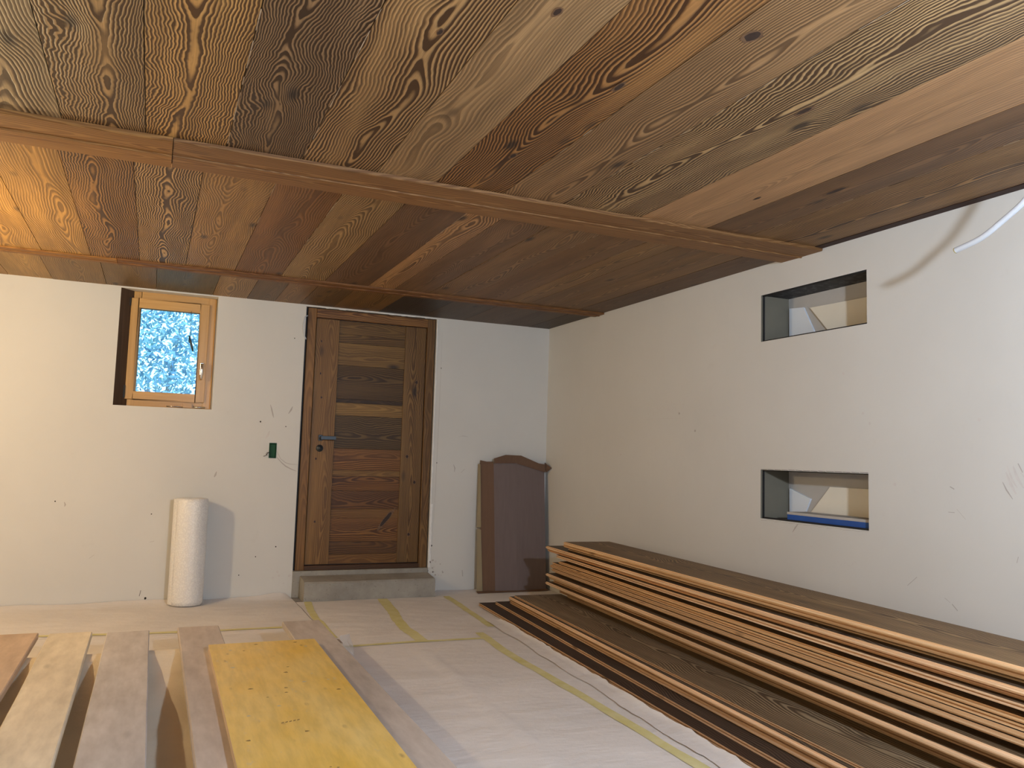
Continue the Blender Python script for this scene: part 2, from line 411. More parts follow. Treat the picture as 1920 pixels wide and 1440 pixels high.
# ------------------------------------------------------------------ walls
def wall_with_holes(mb, o, A, B, Nin, a0, a1, b0, b1, holes, thick, mat=0, hole_mats=None):
    """plane at o, axes A,B ; Nin points into the room. holes: (a0,a1,b0,b1,depth or None)."""
    o = Vector(o); A = Vector(A); B = Vector(B); N = Vector(Nin)
    As = sorted({a0, a1, *[h[0] for h in holes], *[h[1] for h in holes]})
    Bs = sorted({b0, b1, *[h[2] for h in holes], *[h[3] for h in holes]})
    P = lambda a, b, d=0.0: o + A * a + B * b - N * d
    for i in range(len(As) - 1):
        for j in range(len(Bs) - 1):
            ca, cb = (As[i] + As[i + 1]) / 2, (Bs[j] + Bs[j + 1]) / 2
            if any(h[0] < ca < h[1] and h[2] < cb < h[3] for h in holes): continue
            q = [(As[i], Bs[j]), (As[i + 1], Bs[j]), (As[i + 1], Bs[j + 1]), (As[i], Bs[j + 1])]
            f = [P(a, b) for a, b in q]
            if (f[1] - f[0]).cross(f[2] - f[0]).dot(N) < 0: f = f[::-1]
            mb.face(f, None, mat)
            g = [P(a, b, thick) for a, b in q]
            if (g[1] - g[0]).cross(g[2] - g[0]).dot(N) > 0: g = g[::-1]
            mb.face(g, None, mat)
    for k, h in enumerate(holes):
        d = thick; hm = hole_mats[k] if hole_mats else mat
        hm = hm if isinstance(hm, tuple) else (hm,) * 4
        for e, (p, q) in enumerate((((h[0], h[2]), (h[1], h[2])), ((h[1], h[2]), (h[1], h[3])), ((h[1], h[3]), (h[0], h[3])), ((h[0], h[3]), (h[0], h[2])))):
            mb.face([P(*p), P(*q), P(*q, d), P(*p, d)], None, hm[e])
    c = [(a0, b0), (a1, b0), (a1, b1), (a0, b1)]
    for i in range(4):
        p, q = c[i], c[(i + 1) % 4]
        mb.face([P(*p), P(*p, thick), P(*q, thick), P(*q)], None, mat)

def decal(mb, o, A, B, N, pts, mat, off=0.0006):
    mb.face([Vector(o) + Vector(A) * a + Vector(B) * b + Vector(N) * off for a, b in pts], None, mat)
def stroke(mb, o, A, B, N, line, wd, mat, taper=True):
    """thin tapering mark made of quads along the polyline"""
    L = len(line)
    wl = []
    for i, (a, b) in enumerate(line):
        p, q = line[max(i - 1, 0)], line[min(i + 1, L - 1)]
        d = Vector((q[0] - p[0], q[1] - p[1])); d = d.normalized() if d.length else Vector((1, 0))
        ww = wd * (math.sin(math.pi * (0.12 + 0.76 * i / max(1, L - 1))) if taper else 1)
        wl.append(((a - d.y * ww / 2, b + d.x * ww / 2), (a + d.y * ww / 2, b - d.x * ww / 2)))
    for i in range(L - 1):
        q = [wl[i][0], wl[i + 1][0], wl[i + 1][1], wl[i][1]]
        f = [Vector(o) + Vector(A) * a + Vector(B) * b + Vector(N) * 0.0007 for a, b in q]
        if (f[1] - f[0]).cross(f[2] - f[0]).dot(Vector(N)) < 0: f = f[::-1]
        mb.face(f, None, mat)
def blob(mb, o, A, B, N, c, r, mat, n=8, sq=1.0, rng=random):
    pts = [(c[0] + r * (0.8 + 0.4 * rng.random()) * math.cos(2 * math.pi * i / n), c[1] + sq * r * (0.8 + 0.4 * rng.random()) * math.sin(2 * math.pi * i / n)) for i in range(n)]
    f = [Vector(o) + Vector(A) * a + Vector(B) * b + Vector(N) * 0.0008 for a, b in pts]
    if (f[1] - f[0]).cross(f[2] - f[0]).dot(Vector(N)) < 0: f = f[::-1]
    mb.face(f, None, mat)

def knot(mb, o, A, B, N, c, ra, rb, mats, rng):
    for k, (m_, f_) in enumerate(zip(mats, (1.25, .85))):
        n = 14
        pts = [(c[0] + ra * f_ * (.85 + .3 * rng.random()) * math.cos(2 * math.pi * i / n), c[1] + rb * f_ * (.85 + .3 * rng.random()) * math.sin(2 * math.pi * i / n)) for i in range(n)]
        f = [Vector(o) + Vector(A) * a + Vector(B) * b + Vector(N) * (.0004 + .0003 * k) for a, b in pts]
        if (f[1] - f[0]).cross(f[2] - f[0]).dot(Vector(N)) < 0: f = f[::-1]
        mb.face(f, None, m_)
# back wall
DX0, DX1, DZ0, DZ1 = 1.022, 2.078, 0.0, 2.203
WX0, WX1, WZ0, WZ1 = -0.265, 0.3837, 1.3724, 2.2022
mb = MB(); o = (0, YB, 0); A, B, N = (1, 0, 0), (0, 0, 1), (0, -1, 0)
wall_with_holes(mb, o, A, B, N, XL - 0.3, XR + 0.45, -0.05, H + 0.12, [(DX0, DX1, DZ0, DZ1), (WX0, WX1, WZ0, WZ1), (0.803, 0.857, 1.032, 1.146)], 0.30)
S = lambda line, wd, mat=1: stroke(mb, o, A, B, N, line, wd, mat)
S([(0.795, 1.43), (0.806, 1.395), (0.817, 1.355), (0.822, 1.335)], 0.010)
S([(0.957, 1.425), (0.948, 1.40), (0.930, 1.37)], 0.012)
S([(0.772, 1.175), (0.79, 1.205), (0.80, 1.235)], 0.016, 2)
S([(0.444, 0.925), (0.437, 0.900), (0.43, 0.885)], 0.014, 1)
S([(-0.515, 0.700), (-0.508, 0.682), (-0.512, 0.67)], 0.010, 1)
S([(0.03, 0.425), (0.06, 0.432)], 0.005, 1)
S([(-0.34, 0.320), (-0.31, 0.345)], 0.005, 1)
S([(0.25, 0.452), (0.29, 0.465)], 0.006, 1)
S([(-0.012, 0.055), (-0.004, 0.095)], 0.008, 3)
S([(0.86, 1.085), (0.89, 1.03), (0.93, 1.0), (0.97, 0.99), (1.02, 0.99)], 0.004, 1)
S([(0.862, 1.04), (0.90, 1.0), (0.93, 0.975), (0.97, 0.955), (1.01, 0.94)], 0.008, 1)
S([(2.30, 1.25), (2.34, 1.255), (2.38, 1.25)], 0.003, 1)
S([(2.262, 1.02), (2.275, 0.99), (2.272, 0.96)], 0.008, 1)
S([(2.33, 0.955), (2.36, 0.985)], 0.006, 1)
S([(2.123, 2.1), (2.123, 1.5), (2.115, 0.75), (2.11, 0.55)], 0.002, 1)
S([(2.37, 0.17), (2.375, 0.12)], 0.014, 1)
for c, r in (((0.945, 1.945), .0042), ((0.915, 1.272), .0042), ((2.125, 1.80), .0042), ((2.118, 1.03), .0042), ((2.10, 0.37), .008), ((0.89, 0.38), .005),
             ((0.75, 0.31), .0042), ((0.027, 0.04), .008), ((0.40, 0.028), .007), ((0.64, 0.18), .0042), ((-0.57, 0.705), .0042), ((0.03, 0.62), .0042), ((2.09, 0.24), .010), ((2.07, 0.17), .012), ((0.73, 1.30), .006)):
    blob(mb, o, A, B, N, c, r, 3)
for i in range(16):
    blob(mb, o, A, B, N, (2.09 + abs(random.gauss(0, .10)), 0.17 + random.gauss(0, .035)), 0.004 + 0.005 * random.random(), 1 if random.random() < .4 else 2)
for i in range(8):
    blob(mb, o, A, B, N, (1.0 - abs(random.gauss(0, .13)), 0.18 + random.gauss(0, .05)), 0.004 + 0.006 * random.random(), 2)
# white filler beads round the door opening
for zz in range(40):
    z0 = 0.2 + zz * 0.05
    wv = 0.006 + 0.014 * mnoise.noise((0, zz * .7, 3)) ** 2 + (0.012 if zz < 10 else 0)
    decal(mb, o, A, B, N, [(DX1 - 0.004, z0), (DX1 + wv, z0), (DX1 + wv * (0.6 + .6 * random.random()), z0 + 0.05), (DX1 - 0.004, z0 + 0.05)], 4, 0.004)
for xx in range(21):
    x0 = DX0 + xx * 0.05
    wv = 0.002 + 0.006 * random.random()
    decal(mb, o, A, B, N, [(x0, DZ1 - wv), (x0 + .05, DZ1 - wv * random.random() - .001), (x0 + .05, DZ1 + .002), (x0, DZ1 + .002)], 4, 0.004)
struct(mb.build('wall_back', [M['plaster'], M['mark'], M['smear'], M['hole'], M['filler']]))

# right wall with two niches
NY0, NY1 = 2.871, 3.617
mb = MB(); o = (XR, 0, 0); A, B, N = (0, 1, 0), (0, 0, 1), (-1, 0, 0)
wall_with_holes(mb, o, A, B, N, YF - 0.3, YB, -0.05, H + 0.12, [(NY0, NY1, 1.779, 2.043), (NY0, NY1, 0.798, 1.0635)], 0.45,
                hole_mats=[(5, 6, 5, 5), (5, 6, 5, 5)])
S = lambda line, wd, mat=1: stroke(mb, o, A, B, N, line, wd, mat)
# pencil scribbles (illegible workmen's notes) and smears
def scrib(y0, z0, dy, dz, n, rng):
    for i in range(n):
        yy = y0 + dy * i / n
        S([(yy, z0 + dz * rng.random()), (yy + dy / n * (rng.random() - .2), z0 + dz * rng.random()), (yy + dy / n * rng.random(), z0 + dz * rng.random())], 0.003, 2)
rg = random.Random(4)
scrib(4.75, 1.40, -0.40, 0.06, 13, rg); scrib(4.62, 1.455, -0.30, 0.035, 9, rg)
S([(4.78, 1.378), (4.55, 1.378), (4.35, 1.372)], 0.003, 2); S([(4.345, 1.47), (4.345, 1.375)], 0.003, 2)
blob(mb, o, A, B, N, (4.39, 1.405), 0.008, 1); blob(mb, o, A, B, N, (4.22, 1.29), 0.008, 1); S([(4.245, 1.307), (4.21, 1.31)], 0.003, 2)
scrib(3.09, 0.615, -0.15, 0.035, 7, rg)
S([(2.185, 1.115), (2.165, 1.06), (2.145, 1.03)], 0.010, 2); S([(2.16, 1.115), (2.145, 1.07), (2.12, 1.03)], 0.014, 2)
S([(2.205, 1.05), (2.19, 1.02), (2.165, 0.985)], 0.006, 1); S([(2.19, 1.09), (2.17, 1.04), (2.15, 1.005)], 0.014, 2)
S([(2.14, 1.125), (2.122, 1.09)], 0.010, 1); S([(2.13, 1.09), (2.105, 1.06)], 0.016, 2)
S([(2.44, 1.022), (2.42, 1.012)], 0.012, 1); S([(2.45, 0.915), (2.42, 0.915)], 0.006, 1); S([(2.41, 0.93), (2.37, 0.89)], 0.003, 1)
S([(2.66, 0.578), (2.61, 0.622)], 0.006, 1); S([(2.44, 0.535), (2.415, 0.512)], 0.010, 1); S([(2.475, 0.555), (2.45, 0.54)], 0.004, 1)
S([(2.155, 0.74), (2.148, 0.765)], 0.006, 1); S([(3.27, 0.685), (3.23, 0.685)], 0.006, 2); S([(3.37, 0.74), (3.33, 0.71)], 0.004, 2)
for c in ((5.1, 1.135), (3.02, 1.55), (2.3, 1.3), (2.72, 1.02), (2.9, 1.35)): blob(mb, o, A, B, N, c, 0.008, 2)
blob(mb, o, A, B, N, (2.86, 1.30), 0.007, 2)
# ragged knife cut round the lower niche
for i in range(14):
    a = NY0 + (NY1 - NY0) * i / 14
    S([(a, 0.794 - .006 * rg.random()), (a + .05, 0.794 - .008 * rg.random())], 0.004, 1)
    S([(a, 1.0655 + .002 * rg.random()), (a + .05, 1.0655 + .003 * rg.random())], 0.005, 3)
S([(3.33, 0.79), (3.35, 0.77), (3.37, 0.745)], 0.008, 1)
wr = struct(mb.build('wall_right', [M['plaster'], M['mark'], M['smear'], M['hole'], M['filler'], M['slate'], M['jamb']], origin=(XR, 0, 0)))
# niche back panels (children of the wall)
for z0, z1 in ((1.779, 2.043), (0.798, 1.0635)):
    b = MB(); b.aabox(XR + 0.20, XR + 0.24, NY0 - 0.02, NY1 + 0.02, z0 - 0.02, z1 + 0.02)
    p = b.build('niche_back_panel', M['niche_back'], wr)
    b = MB()
    t = 0.010
    for (y0, y1, a0, a1) in ((NY0, NY1, z0, z0 + t * .8), (NY0, NY1, z1 - t * .5, z1), (NY0, NY0 + t, z0, z1), (NY1 - t * .6, NY1, z0, z1)):
        b.aabox(XR + 0.012, XR + 0.022, y0, y1, a0, a1)
    b.build('black_seal', M['black'], wr)
def slab_yz(mb, x0, x1, pts, mat=0):
    f = [(x0, y, z) for y, z in pts]; g = [(x1, y, z) for y, z in pts]
    n = len(pts)
    area = sum(pts[i][0] * pts[(i + 1) % n][1] - pts[(i + 1) % n][0] * pts[i][1] for i in range(n))
    if area > 0: f = f[::-1]; g = g[::-1]
    mb.face(f, None, mat); mb.face(g[::-1], None, mat)
    for i in range(n): mb.face([f[(i + 1) % n], f[i], g[i], g[(i + 1) % n]], None, mat)
nx = XR + 0.188
def light_slab(pts, mat, label):  # patches of light on the niche back, built as thin pale panels
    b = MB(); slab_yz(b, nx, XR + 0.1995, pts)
    tag(b.build('niche_light_patch', mat), label, 'board')
light_slab([(3.60, 1.985), (3.49, 1.975), (3.383, 1.7795), (3.60, 1.7795)], M['blue_light'], 'bluish white light patch built as a panel inside the upper wall niche, left side')
light_slab([(3.44, 1.965), (2.885, 1.955), (2.885, 1.7795), (3.27, 1.7795)], M['cream_light_patch'], 'cream light patch built as a panel with a slanted edge inside the upper wall niche, right side')
light_slab([(3.60, 0.965), (3.44, 0.915), (3.50, 0.7985), (3.60, 0.7985)], M['blue_light'], 'bluish white light patch built as a panel inside the lower wall niche, left side')
light_slab([(3.30, 0.985), (2.885, 0.985), (2.885, 0.7985), (3.48, 0.7985)], M['cream_light_patch'], 'cream light patch built as a panel with a slanted edge inside the lower wall niche, right side')
t_ = thing('blue_panel', 'flat blue panel with a grey top lying on the sill of the lower niche', 'board', (XR + 0.09, 3.15, 0.7985))
b = MB(); b.aabox(XR + 0.028, XR + 0.16, 2.875, 3.44, 0.8, 0.833, along='y'); b.build('panel_body', M['blue'], t_)
b = MB(); b.aabox(XR + 0.026, XR + 0.162, 2.874, 3.44, 0.833, 0.846, along='y'); b.build('panel_top', M['niche_back'], t_)

# left and rear walls (out of the frame), floor
mb = MB(); wall_with_holes(mb, (XL, 0, 0), (0, 1, 0), (0, 0, 1), (1, 0, 0), YF - .3, YB, -.05, H + .12, [], .3); struct(mb.build('wall_left', M['plaster']))
mb = MB(); wall_with_holes(mb, (0, YF, 0), (1, 0, 0), (0, 0, 1), (0, 1, 0), XL, XR, -.05, H + .12, [], .3); struct(mb.build('wall_rear', M['plaster']))
mb = MB(); mb.aabox(XL - .3, XR + .45, YF - .3, YB + .3, -.15, 0.0); struct(mb.build('floor', M['floor'], origin=(0, 0, 0)))

# ------------------------------------------------------------------ ceiling boards
mb = MB()
mb.aabox(XL - .3, XR + .45, YF - .3, YB + .3, H + 0.021, H + 0.15, mat=1)
def tone(r, g, b, k=1.0): return rgb(r, min(255, g * 1.03), b, k)
rs = random.Random(21)
def cboard(x0, x1, y0, y1, col, con, wig, freq=0.50, pith=0.0, u0=None, seed=None):
    wd = x1 - x0
    bp = (rs.random() if seed is None else seed, pith, freq, con); bc = (*col, wig)
    dz = 0.0015 * rs.random()
    mb.box((x1 - 0.0014, y0, H + dz), Y, -X, Z, y1 - y0, wd - 0.0028, 0.02, mats=[0, 0, 0, 0], bp=bp, bc=bc, u0=rs.random() * 5 if u0 is None else u0)
K = 1.95
near = [ # x0, x1, colour, contrast, wiggle
 (-2.70, -2.43, (150, 118, 80), .7, .5), (-2.43, -2.17, (125, 95, 65), .8, .6), (-2.17, -1.90, (150, 118, 80), .6, .4), (-1.90, -1.62, (120, 92, 66), .8, .6),
 (-1.62, -1.35, (150, 118, 80), .7, .5), (-1.35, -1.10, (130, 98, 65), .8, .6), (-1.10, -0.90, (146, 114, 76), .6, .4), (-0.90, -0.63, (140, 108, 72), .6, .5),
 (-0.63, -0.357, (152, 126, 95), .75, .55), (-0.357, -0.090, (150, 116, 78), 1.1, 1.0), (-0.090, 0.186, (168, 126, 76), 1.05, 1.0),
 (0.186, 0.463, (122, 94, 68), 1.1, .95), (0.463, 0.758, (146, 112, 76), .95, .45), (0.758, 1.008, (134, 104, 74), .45, .35),
 (1.008, 1.308, (134, 94, 56), .95, .40), (1.308, 1.598, (132, 100, 70), .6, .30), (1.598, 2.00, (150, 120, 86), 1.05, .75),
 (2.00, 2.37, (150, 112, 80), .30, .25), (2.37, 2.628, (106, 76, 52), .55, .25), (2.628, 3.045, (132, 98, 64), .75, .45)]
pith = {10: 0.03, 11: 0.02, 16: .02}
for i, (a, b_, c, con, wig) in enumerate(near):
    cboard(a, b_, YF, 3.30, tone(*c, K), con, wig, freq=(.58 if wig > .9 else .42) if con > .9 else .44, pith=pith.get(i, rs.uniform(-.05, .05)))
mid = [(-2.70, -2.43, (140, 110, 72), .5, .4), (-2.43, -2.15, (130, 98, 62), .6, .5), (-2.15, -1.86, (150, 116, 70), .4, .3), (-1.86, -1.58, (130, 98, 62), .6, .5), (-1.58, -1.28, (150, 112, 66), .5, .3), (-1.28, -0.97, (140, 105, 62), .5, .4),
 (-0.97, -0.66, (165, 120, 64), .45, .25), (-0.66, -0.402, (164, 120, 66), .5, .2), (-0.402, -0.137, (140, 98, 54), .9, .9), (-0.137, 0.122, (160, 124, 84), .95, 1.0),
 (0.122, 0.411, (142, 104, 62), .5, .6), (0.411, 0.694, (112, 74, 42), .45, .5), (0.694, 0.976, (142, 110, 74), .6, .5), (0.976, 1.27, (98, 70, 50), .4, .35),
 (1.27, 1.45, (156, 116, 80), .65, .5), (1.45, 1.70, (110, 80, 56), .45, .3), (1.70, 1.98, (122, 90, 60), .55, .35), (1.98, 2.265, (112, 80, 52), .45, .3),
 (2.265, 2.45, (128, 94, 58), .55, .35), (2.45, 2.625, (108, 78, 50), .4, .3), (2.625, 2.87, (116, 84, 52), .5, .3), (2.87, 3.097, (88, 62, 42), .45, .3)]
for a, b_, c, con, wig in mid: cboard(a, b_, 3.304, 5.448, tone(*c, K), con, wig, freq=.48, pith=rs.uniform(-.05, .05))
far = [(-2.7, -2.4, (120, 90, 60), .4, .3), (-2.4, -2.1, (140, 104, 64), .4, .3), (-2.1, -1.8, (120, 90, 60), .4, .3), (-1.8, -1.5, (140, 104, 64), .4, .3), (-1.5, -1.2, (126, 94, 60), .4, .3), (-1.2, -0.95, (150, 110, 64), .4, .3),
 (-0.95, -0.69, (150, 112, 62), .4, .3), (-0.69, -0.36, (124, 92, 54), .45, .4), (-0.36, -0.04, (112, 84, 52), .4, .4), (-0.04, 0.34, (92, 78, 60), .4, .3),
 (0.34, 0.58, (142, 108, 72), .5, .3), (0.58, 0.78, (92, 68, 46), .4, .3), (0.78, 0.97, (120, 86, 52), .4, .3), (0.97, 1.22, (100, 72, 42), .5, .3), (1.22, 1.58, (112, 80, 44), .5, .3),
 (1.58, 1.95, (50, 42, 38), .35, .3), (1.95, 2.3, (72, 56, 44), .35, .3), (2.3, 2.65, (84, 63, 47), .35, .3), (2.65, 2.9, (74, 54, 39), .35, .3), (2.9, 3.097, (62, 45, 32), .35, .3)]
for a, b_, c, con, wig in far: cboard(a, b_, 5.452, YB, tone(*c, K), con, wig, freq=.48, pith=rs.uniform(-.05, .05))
for xs_, ya, yb_ in ((0.186, 1.5, 3.16), (0.463, 1.9, 3.16), (1.598, 1.2, 3.16), (1.308, 2.2, 2.9), (2.628, 1.6, 3.16), (0.411, 3.45, 4.4), (0.694, 3.45, 4.6), (1.27, 3.45, 4.2), (1.98, 3.45, 3.9), (2.265, 3.45, 4.0)):
    n_ = int((yb_ - ya) / .06)
    for i in range(n_):
        if rs.random() < .5:
            y_ = ya + i * .06; hw = .0006 + .0009 * rs.random()
            mb.face([(xs_ - hw, y_, H - .0003), (xs_ - hw, y_ + .058, H - .0003), (xs_ + hw, y_ + .058, H - .0003), (xs_ + hw, y_, H - .0003)], None, 1)
kr = random.Random(3)
for (x_, y_, ra, rb) in ((1.379, 1.647, .020, .028), (1.829, 1.935, .012, .036), (1.168, 2.728, .010, .026), (.634, 2.001, .007, .016), (2.489, 2.459, .014, .06), (2.279, 2.685, .007, .02), (1.222, 2.06, .010, .03), (.868, 1.772, .010, .020)):
    knot(mb, (0, 0, H), (1, 0, 0), (0, 1, 0), (0, 0, -1), (x_, y_), ra, rb, (2, 3), kr)
struct(mb.build('ceiling', [M['ceil'], M['seam'], M['knot_rim'], M['knot_core']]))
mb = MB(); mb.aabox(3.047, 3.0985, YF, 3.155, H - 0.002, H + 0.016, along='y', bp=(.3, 0, .3, .4), bc=(*tone(62, 38, 32), .3)); struct(mb.build('trim_1', M['dark_wood']))

# ceiling beams: each in two lengths that butt together
def beam(name, x0, x1, y0, y1, drop, col, seed, label, lift=0.0):
    b = MB()
    ym = y0 + (y1 - y0) * .48        # flat two-step moulding with a fine ridge between its halves
    pa = [(y0, H - lift), (y0, H - drop * .6), (y0 + .004, H - drop * .75), (ym, H - drop * .75), (ym, H - lift)]
    pb = [(ym + .0005, H - lift), (ym + .0005, H - drop), (ym + .008, H - drop), (ym + .014, H - drop * .8), (y1 - .004, H - drop * .7), (y1, H - drop * .5), (y1, H - lift)]
    b.prism(pa, (x0, 0, 0), X, Y, Z, x1 - x0, bp=(seed, (y0 + y1) / 2 - .05, .34, .8), bc=(*[c * .93 for c in col], .2))
    b.prism(pb, (x0, 0, 0), X, Y, Z, x1 - x0, bp=(seed + .2, (y0 + y1) / 2 + .05, .34, .8), bc=(*col, .2))
    tag(b.build(name, M['beam']), label, 'beam')
beam('ceiling_beam', XL + .005, 0.001, 3.15, 3.455, 0.024, tone(164, 116, 66, 1.25), .31, 'short golden brown length of the front ceiling beam, left of its butt joint')
beam('ceiling_beam', 0.004, XR - 0.003, 3.15, 3.455, 0.021, tone(150, 108, 70, 1.25), .73, 'long brown length of the front ceiling beam, running from its joint to the right wall')
beam('ceiling_beam', XL + .005, -0.262, 5.40, 5.535, 0.012, tone(160, 110, 58, 1.2), .17, 'left length of the thin batten on the ceiling nearest the window wall')
beam('ceiling_beam', -0.259, XR - 0.003, 5.375, 5.52, 0.018, tone(140, 94, 54, 1.2), .57, 'right length of the thin batten on the ceiling, passing before the door')

# ------------------------------------------------------------------ window
win = struct(bpy.data.objects.new('window_1', None)); COL.objects.link(win); win.location = (0.06, YB + .1, WZ0); win['_w'] = (0.06, YB + .1, WZ0)
win.empty_display_size = .1
yf = YB + 0.095                       # front of the fixed frame
fx0, fx1, fz0, fz1 = -0.182, 0.380, 1.378, 2.2005
def frame_ring(b, x0, x1, z0, z1, y0, y1, wl, wr_, wt, wb, seed=.2, tonek=(1, 1, 1)):
    bc = (*tonek, .3)
    b.aabox(x0, x0 + wl, y0, y1, z0, z1, along='z', bp=(seed, 0, .3, .3), bc=bc)
    b.aabox(x1 - wr_, x1, y0, y1, z0, z1, along='z', bp=(seed + .1, 0, .3, .3), bc=bc)
    b.aabox(x0 + wl, x1 - wr_, y0, y1, z1 - wt, z1, along='x', bp=(seed + .2, 0, .3, .3), bc=bc)
    b.aabox(x0 + wl, x1 - wr_, y0, y1, z0, z0 + wb, along='x', bp=(seed + .3, 0, .3, .3), bc=bc)
b = MB(); frame_ring(b, fx0, fx1, fz0, fz1, yf, yf + 0.06, .05, .058, .052, .05); b.build('window_frame', M['window_wood'], win, merge=True, bevel=.002)
b = MB(); frame_ring(b, -0.197, 0.331, 1.4235, 2.149, yf - 0.022, yf + 0.05, .049, .062, .066, .058, .55, (1.05, 1.05, 1.05))
# keep the sash pieces inside the frame front
sash = b.build('window_sash', M['window_wood'], win, merge=True, bevel=.003)
b = MB(); b.aabox(-0.150, 0.271, yf + 0.012, yf + 0.016, 1.479, 2.085); b.build('window_pane', M['glass'], sash)
b = MB()
for s in ((-0.150, -0.147, 1.479, 2.085), (0.268, 0.271, 1.479, 2.085), (-0.15, 0.271, 2.080, 2.085), (-0.15, 0.271, 1.479, 1.483)):
    b.aabox(s[0], s[1], yf + 0.006, yf + 0.011, s[2], s[3])
b.build('glazing_seal', M['black'], sash)
# splayed lining on the left, darkened to stand for its shade; flat elsewhere
b = MB()
b.face([(WX0, YB, WZ0), (fx0, yf, WZ0), (fx0, yf, WZ1), (WX0, YB, WZ1)], [(0, 0), (0, .1), (.8, .1), (.8, 0)])
b.face([(WX0, YB + .01, WZ0), (WX0, YB + .01, WZ1), (fx0, yf + .01, WZ1), (fx0, yf + .01, WZ0)], [(0, 0), (0, .1), (.8, .1), (.8, 0)])
for z in (WZ0, WZ1): b.face([(WX0, YB, z), (WX0, YB + .01, z), (fx0, yf + .01, z), (fx0, yf, z)])
b.build('window_lining', M['reveal'], win)
b = MB(); b.aabox(-0.215, -0.199, yf - .03, yf + .01, 2.09, 2.15); b.aabox(-0.212, -0.196, yf - .03, yf + .01, 1.43, 1.52); b.build('hinge', M['black'], win)
# handle: backplate and lever
b = MB(); b.aabox(0.290, 0.312, yf - .032, yf - .022, 1.625, 1.715, along='z'); hp = b.build('handle_plate', M['metal'], sash, merge=True, bevel=.003)
b = MB(); b.tube([(0.301, yf - .03, 1.697), (0.301, yf - .062, 1.697)], .010, 12)
b.tube([(0.301, yf - .062, 1.705), (0.301, yf - .064, 1.66), (0.301, yf - .060, 1.60), (0.301, yf - .056, 1.587)], .009, 12, rs=[.010, .010, .009, .006])
b.build('window_handle', M['metal'], sash)
b = MB(); b.aabox(0.19, 0.25, yf - .012, yf + .0, 1.381, 1.412); b.build('packing_block', M['window_wood'], win)
b = MB(); b.tube([(0.08, yf - .008, 1.385), (0.15, yf - .010, 1.386), (0.19, yf - .008, 1.383)], .004, 8); b.tube([(0.26, yf - .008, 1.388), (0.34, yf - .010, 1.388)], .0065, 8); b.build('metal_strip', M['metal'], win)
# thin cord with a clip hanging in front of the pane
t_ = thing('hanging_clip', 'thin grey cord with a dark narrow clip hanging before the window pane', 'cord', (0.215, yf - .03, 1.80))
b = MB(); b.tube([(0.206, yf - .024, 2.09), (0.2065, yf - .027, 2.00), (0.210, yf - .030, 1.91), (0.216, yf - .03, 1.86)], .0016, 6); b.build('cord', M['iron'], t_)
b = MB(); b.tube([(0.198, yf - .03, 1.91), (0.212, yf - .03, 1.87), (0.226, yf - .03, 1.82), (0.234, yf - .03, 1.795)], .006, 8, rs=[.003, .008, .008, .004])
b.tube([(0.206, yf - .034, 1.905), (0.2, yf - .034, 1.87), (0.205, yf - .034, 1.855)], .003, 6); b.build('clip', M['iron'], t_)

# ------------------------------------------------------------------ outside
mb = MB(); mb.face([(-30, YB + .5, -1.2), (30, YB + .5, -1.2), (30, 60, -1.2), (-30, 60, -1.2)]); struct(mb.build('ground_outside', M['grass']))
def tree(cx, cy, w_, h_, n, seed, label):
    rng = random.Random(seed)
    t = thing('tree', label, 'tree', (cx, cy, -1.2))
    b = MB()
    for k in range(5):
        a = Vector((cx + rng.uniform(-.15, .15), cy, -1.2)); e = Vector((cx + rng.uniform(-.7, .7) * w_, cy + rng.uniform(-.4, .4), h_ * rng.uniform(.5, .9)))
        md = a.lerp(e, .5) + Vector((rng.uniform(-.15, .15), 0, .1))
        b.tube([a, a.lerp(md, .5), md, e], .04, 8, rs=[.07, .05, .035, .012])
    b.build('trunk', M['bark'], t)
    b = MB()
    for i in range(n):
        c = Vector((cx + rng.gauss(0, w_ * .5), cy + rng.gauss(0, .5), rng.uniform(-.4, h_)))
        s = rng.uniform(.022, .048)
        d = Vector((rng.gauss(0, 1), rng.gauss(0, 1), rng.gauss(0, 1))).normalized()
        e = d.orthogonal().normalized()
        b.face([c - d * s, c + e * s * .45, c + d * s, c - e * s * .45])
    b.build('foliage', M['leaf'], t)
tree(0.1, 9.9, 2.0, 3.8, 24000, 1, 'bluish green leafy tree seen through the small window')

# ------------------------------------------------------------------ door
dr = struct(bpy.data.objects.new('door_1', None)); COL.objects.link(dr); dr.location = (1.55, YB + .03, .19); dr['_w'] = (1.55, YB + .03, .19)
dr.empty_display_size = .1
yd = YB + 0.02
fc = tone(122, 86, 48, 1.15)
b = MB()
b.aabox(1.040, 1.106, yd, yd + .09, .197, 2.196, along='z', bp=(.12, 0, .30, .45), bc=(*tone(128, 88, 46, 1.5), .3))
b.aabox(2.004, 2.070, yd, yd + .09, .197, 2.196, along='z', bp=(.62, 0, .35, .5), bc=(*tone(112, 80, 46, 1.6), .5))
b.build('door_frame', M['door'], dr, merge=True, bevel=.003)
b = MB(); b.aabox(1.106, 2.004, yd - .004, yd + .09, 2.126, 2.194, along='xz', bp=(.45, 0.01, .42, .8), bc=(*tone(142, 98, 54, 1.5), .9)); b.build('door_head', M['door'], dr, merge=True, bevel=.003)
b = MB(); b.aabox(1.106, 2.004, yd - .004, yd + .09, .197, .232, along='x', bp=(.85, 0, .4, .4), bc=(*tone(96, 62, 34, 1.0), .5)); b.build('door_threshold', M['door'], dr, merge=True, bevel=.003)
yl = yd + 0.016
b = MB(); zs = [.238, .31, .405, .587, .655, .797, .909, .953, 1.122, 1.379, 1.478, 1.508, 1.772, 1.947, 2.017, 2.121]
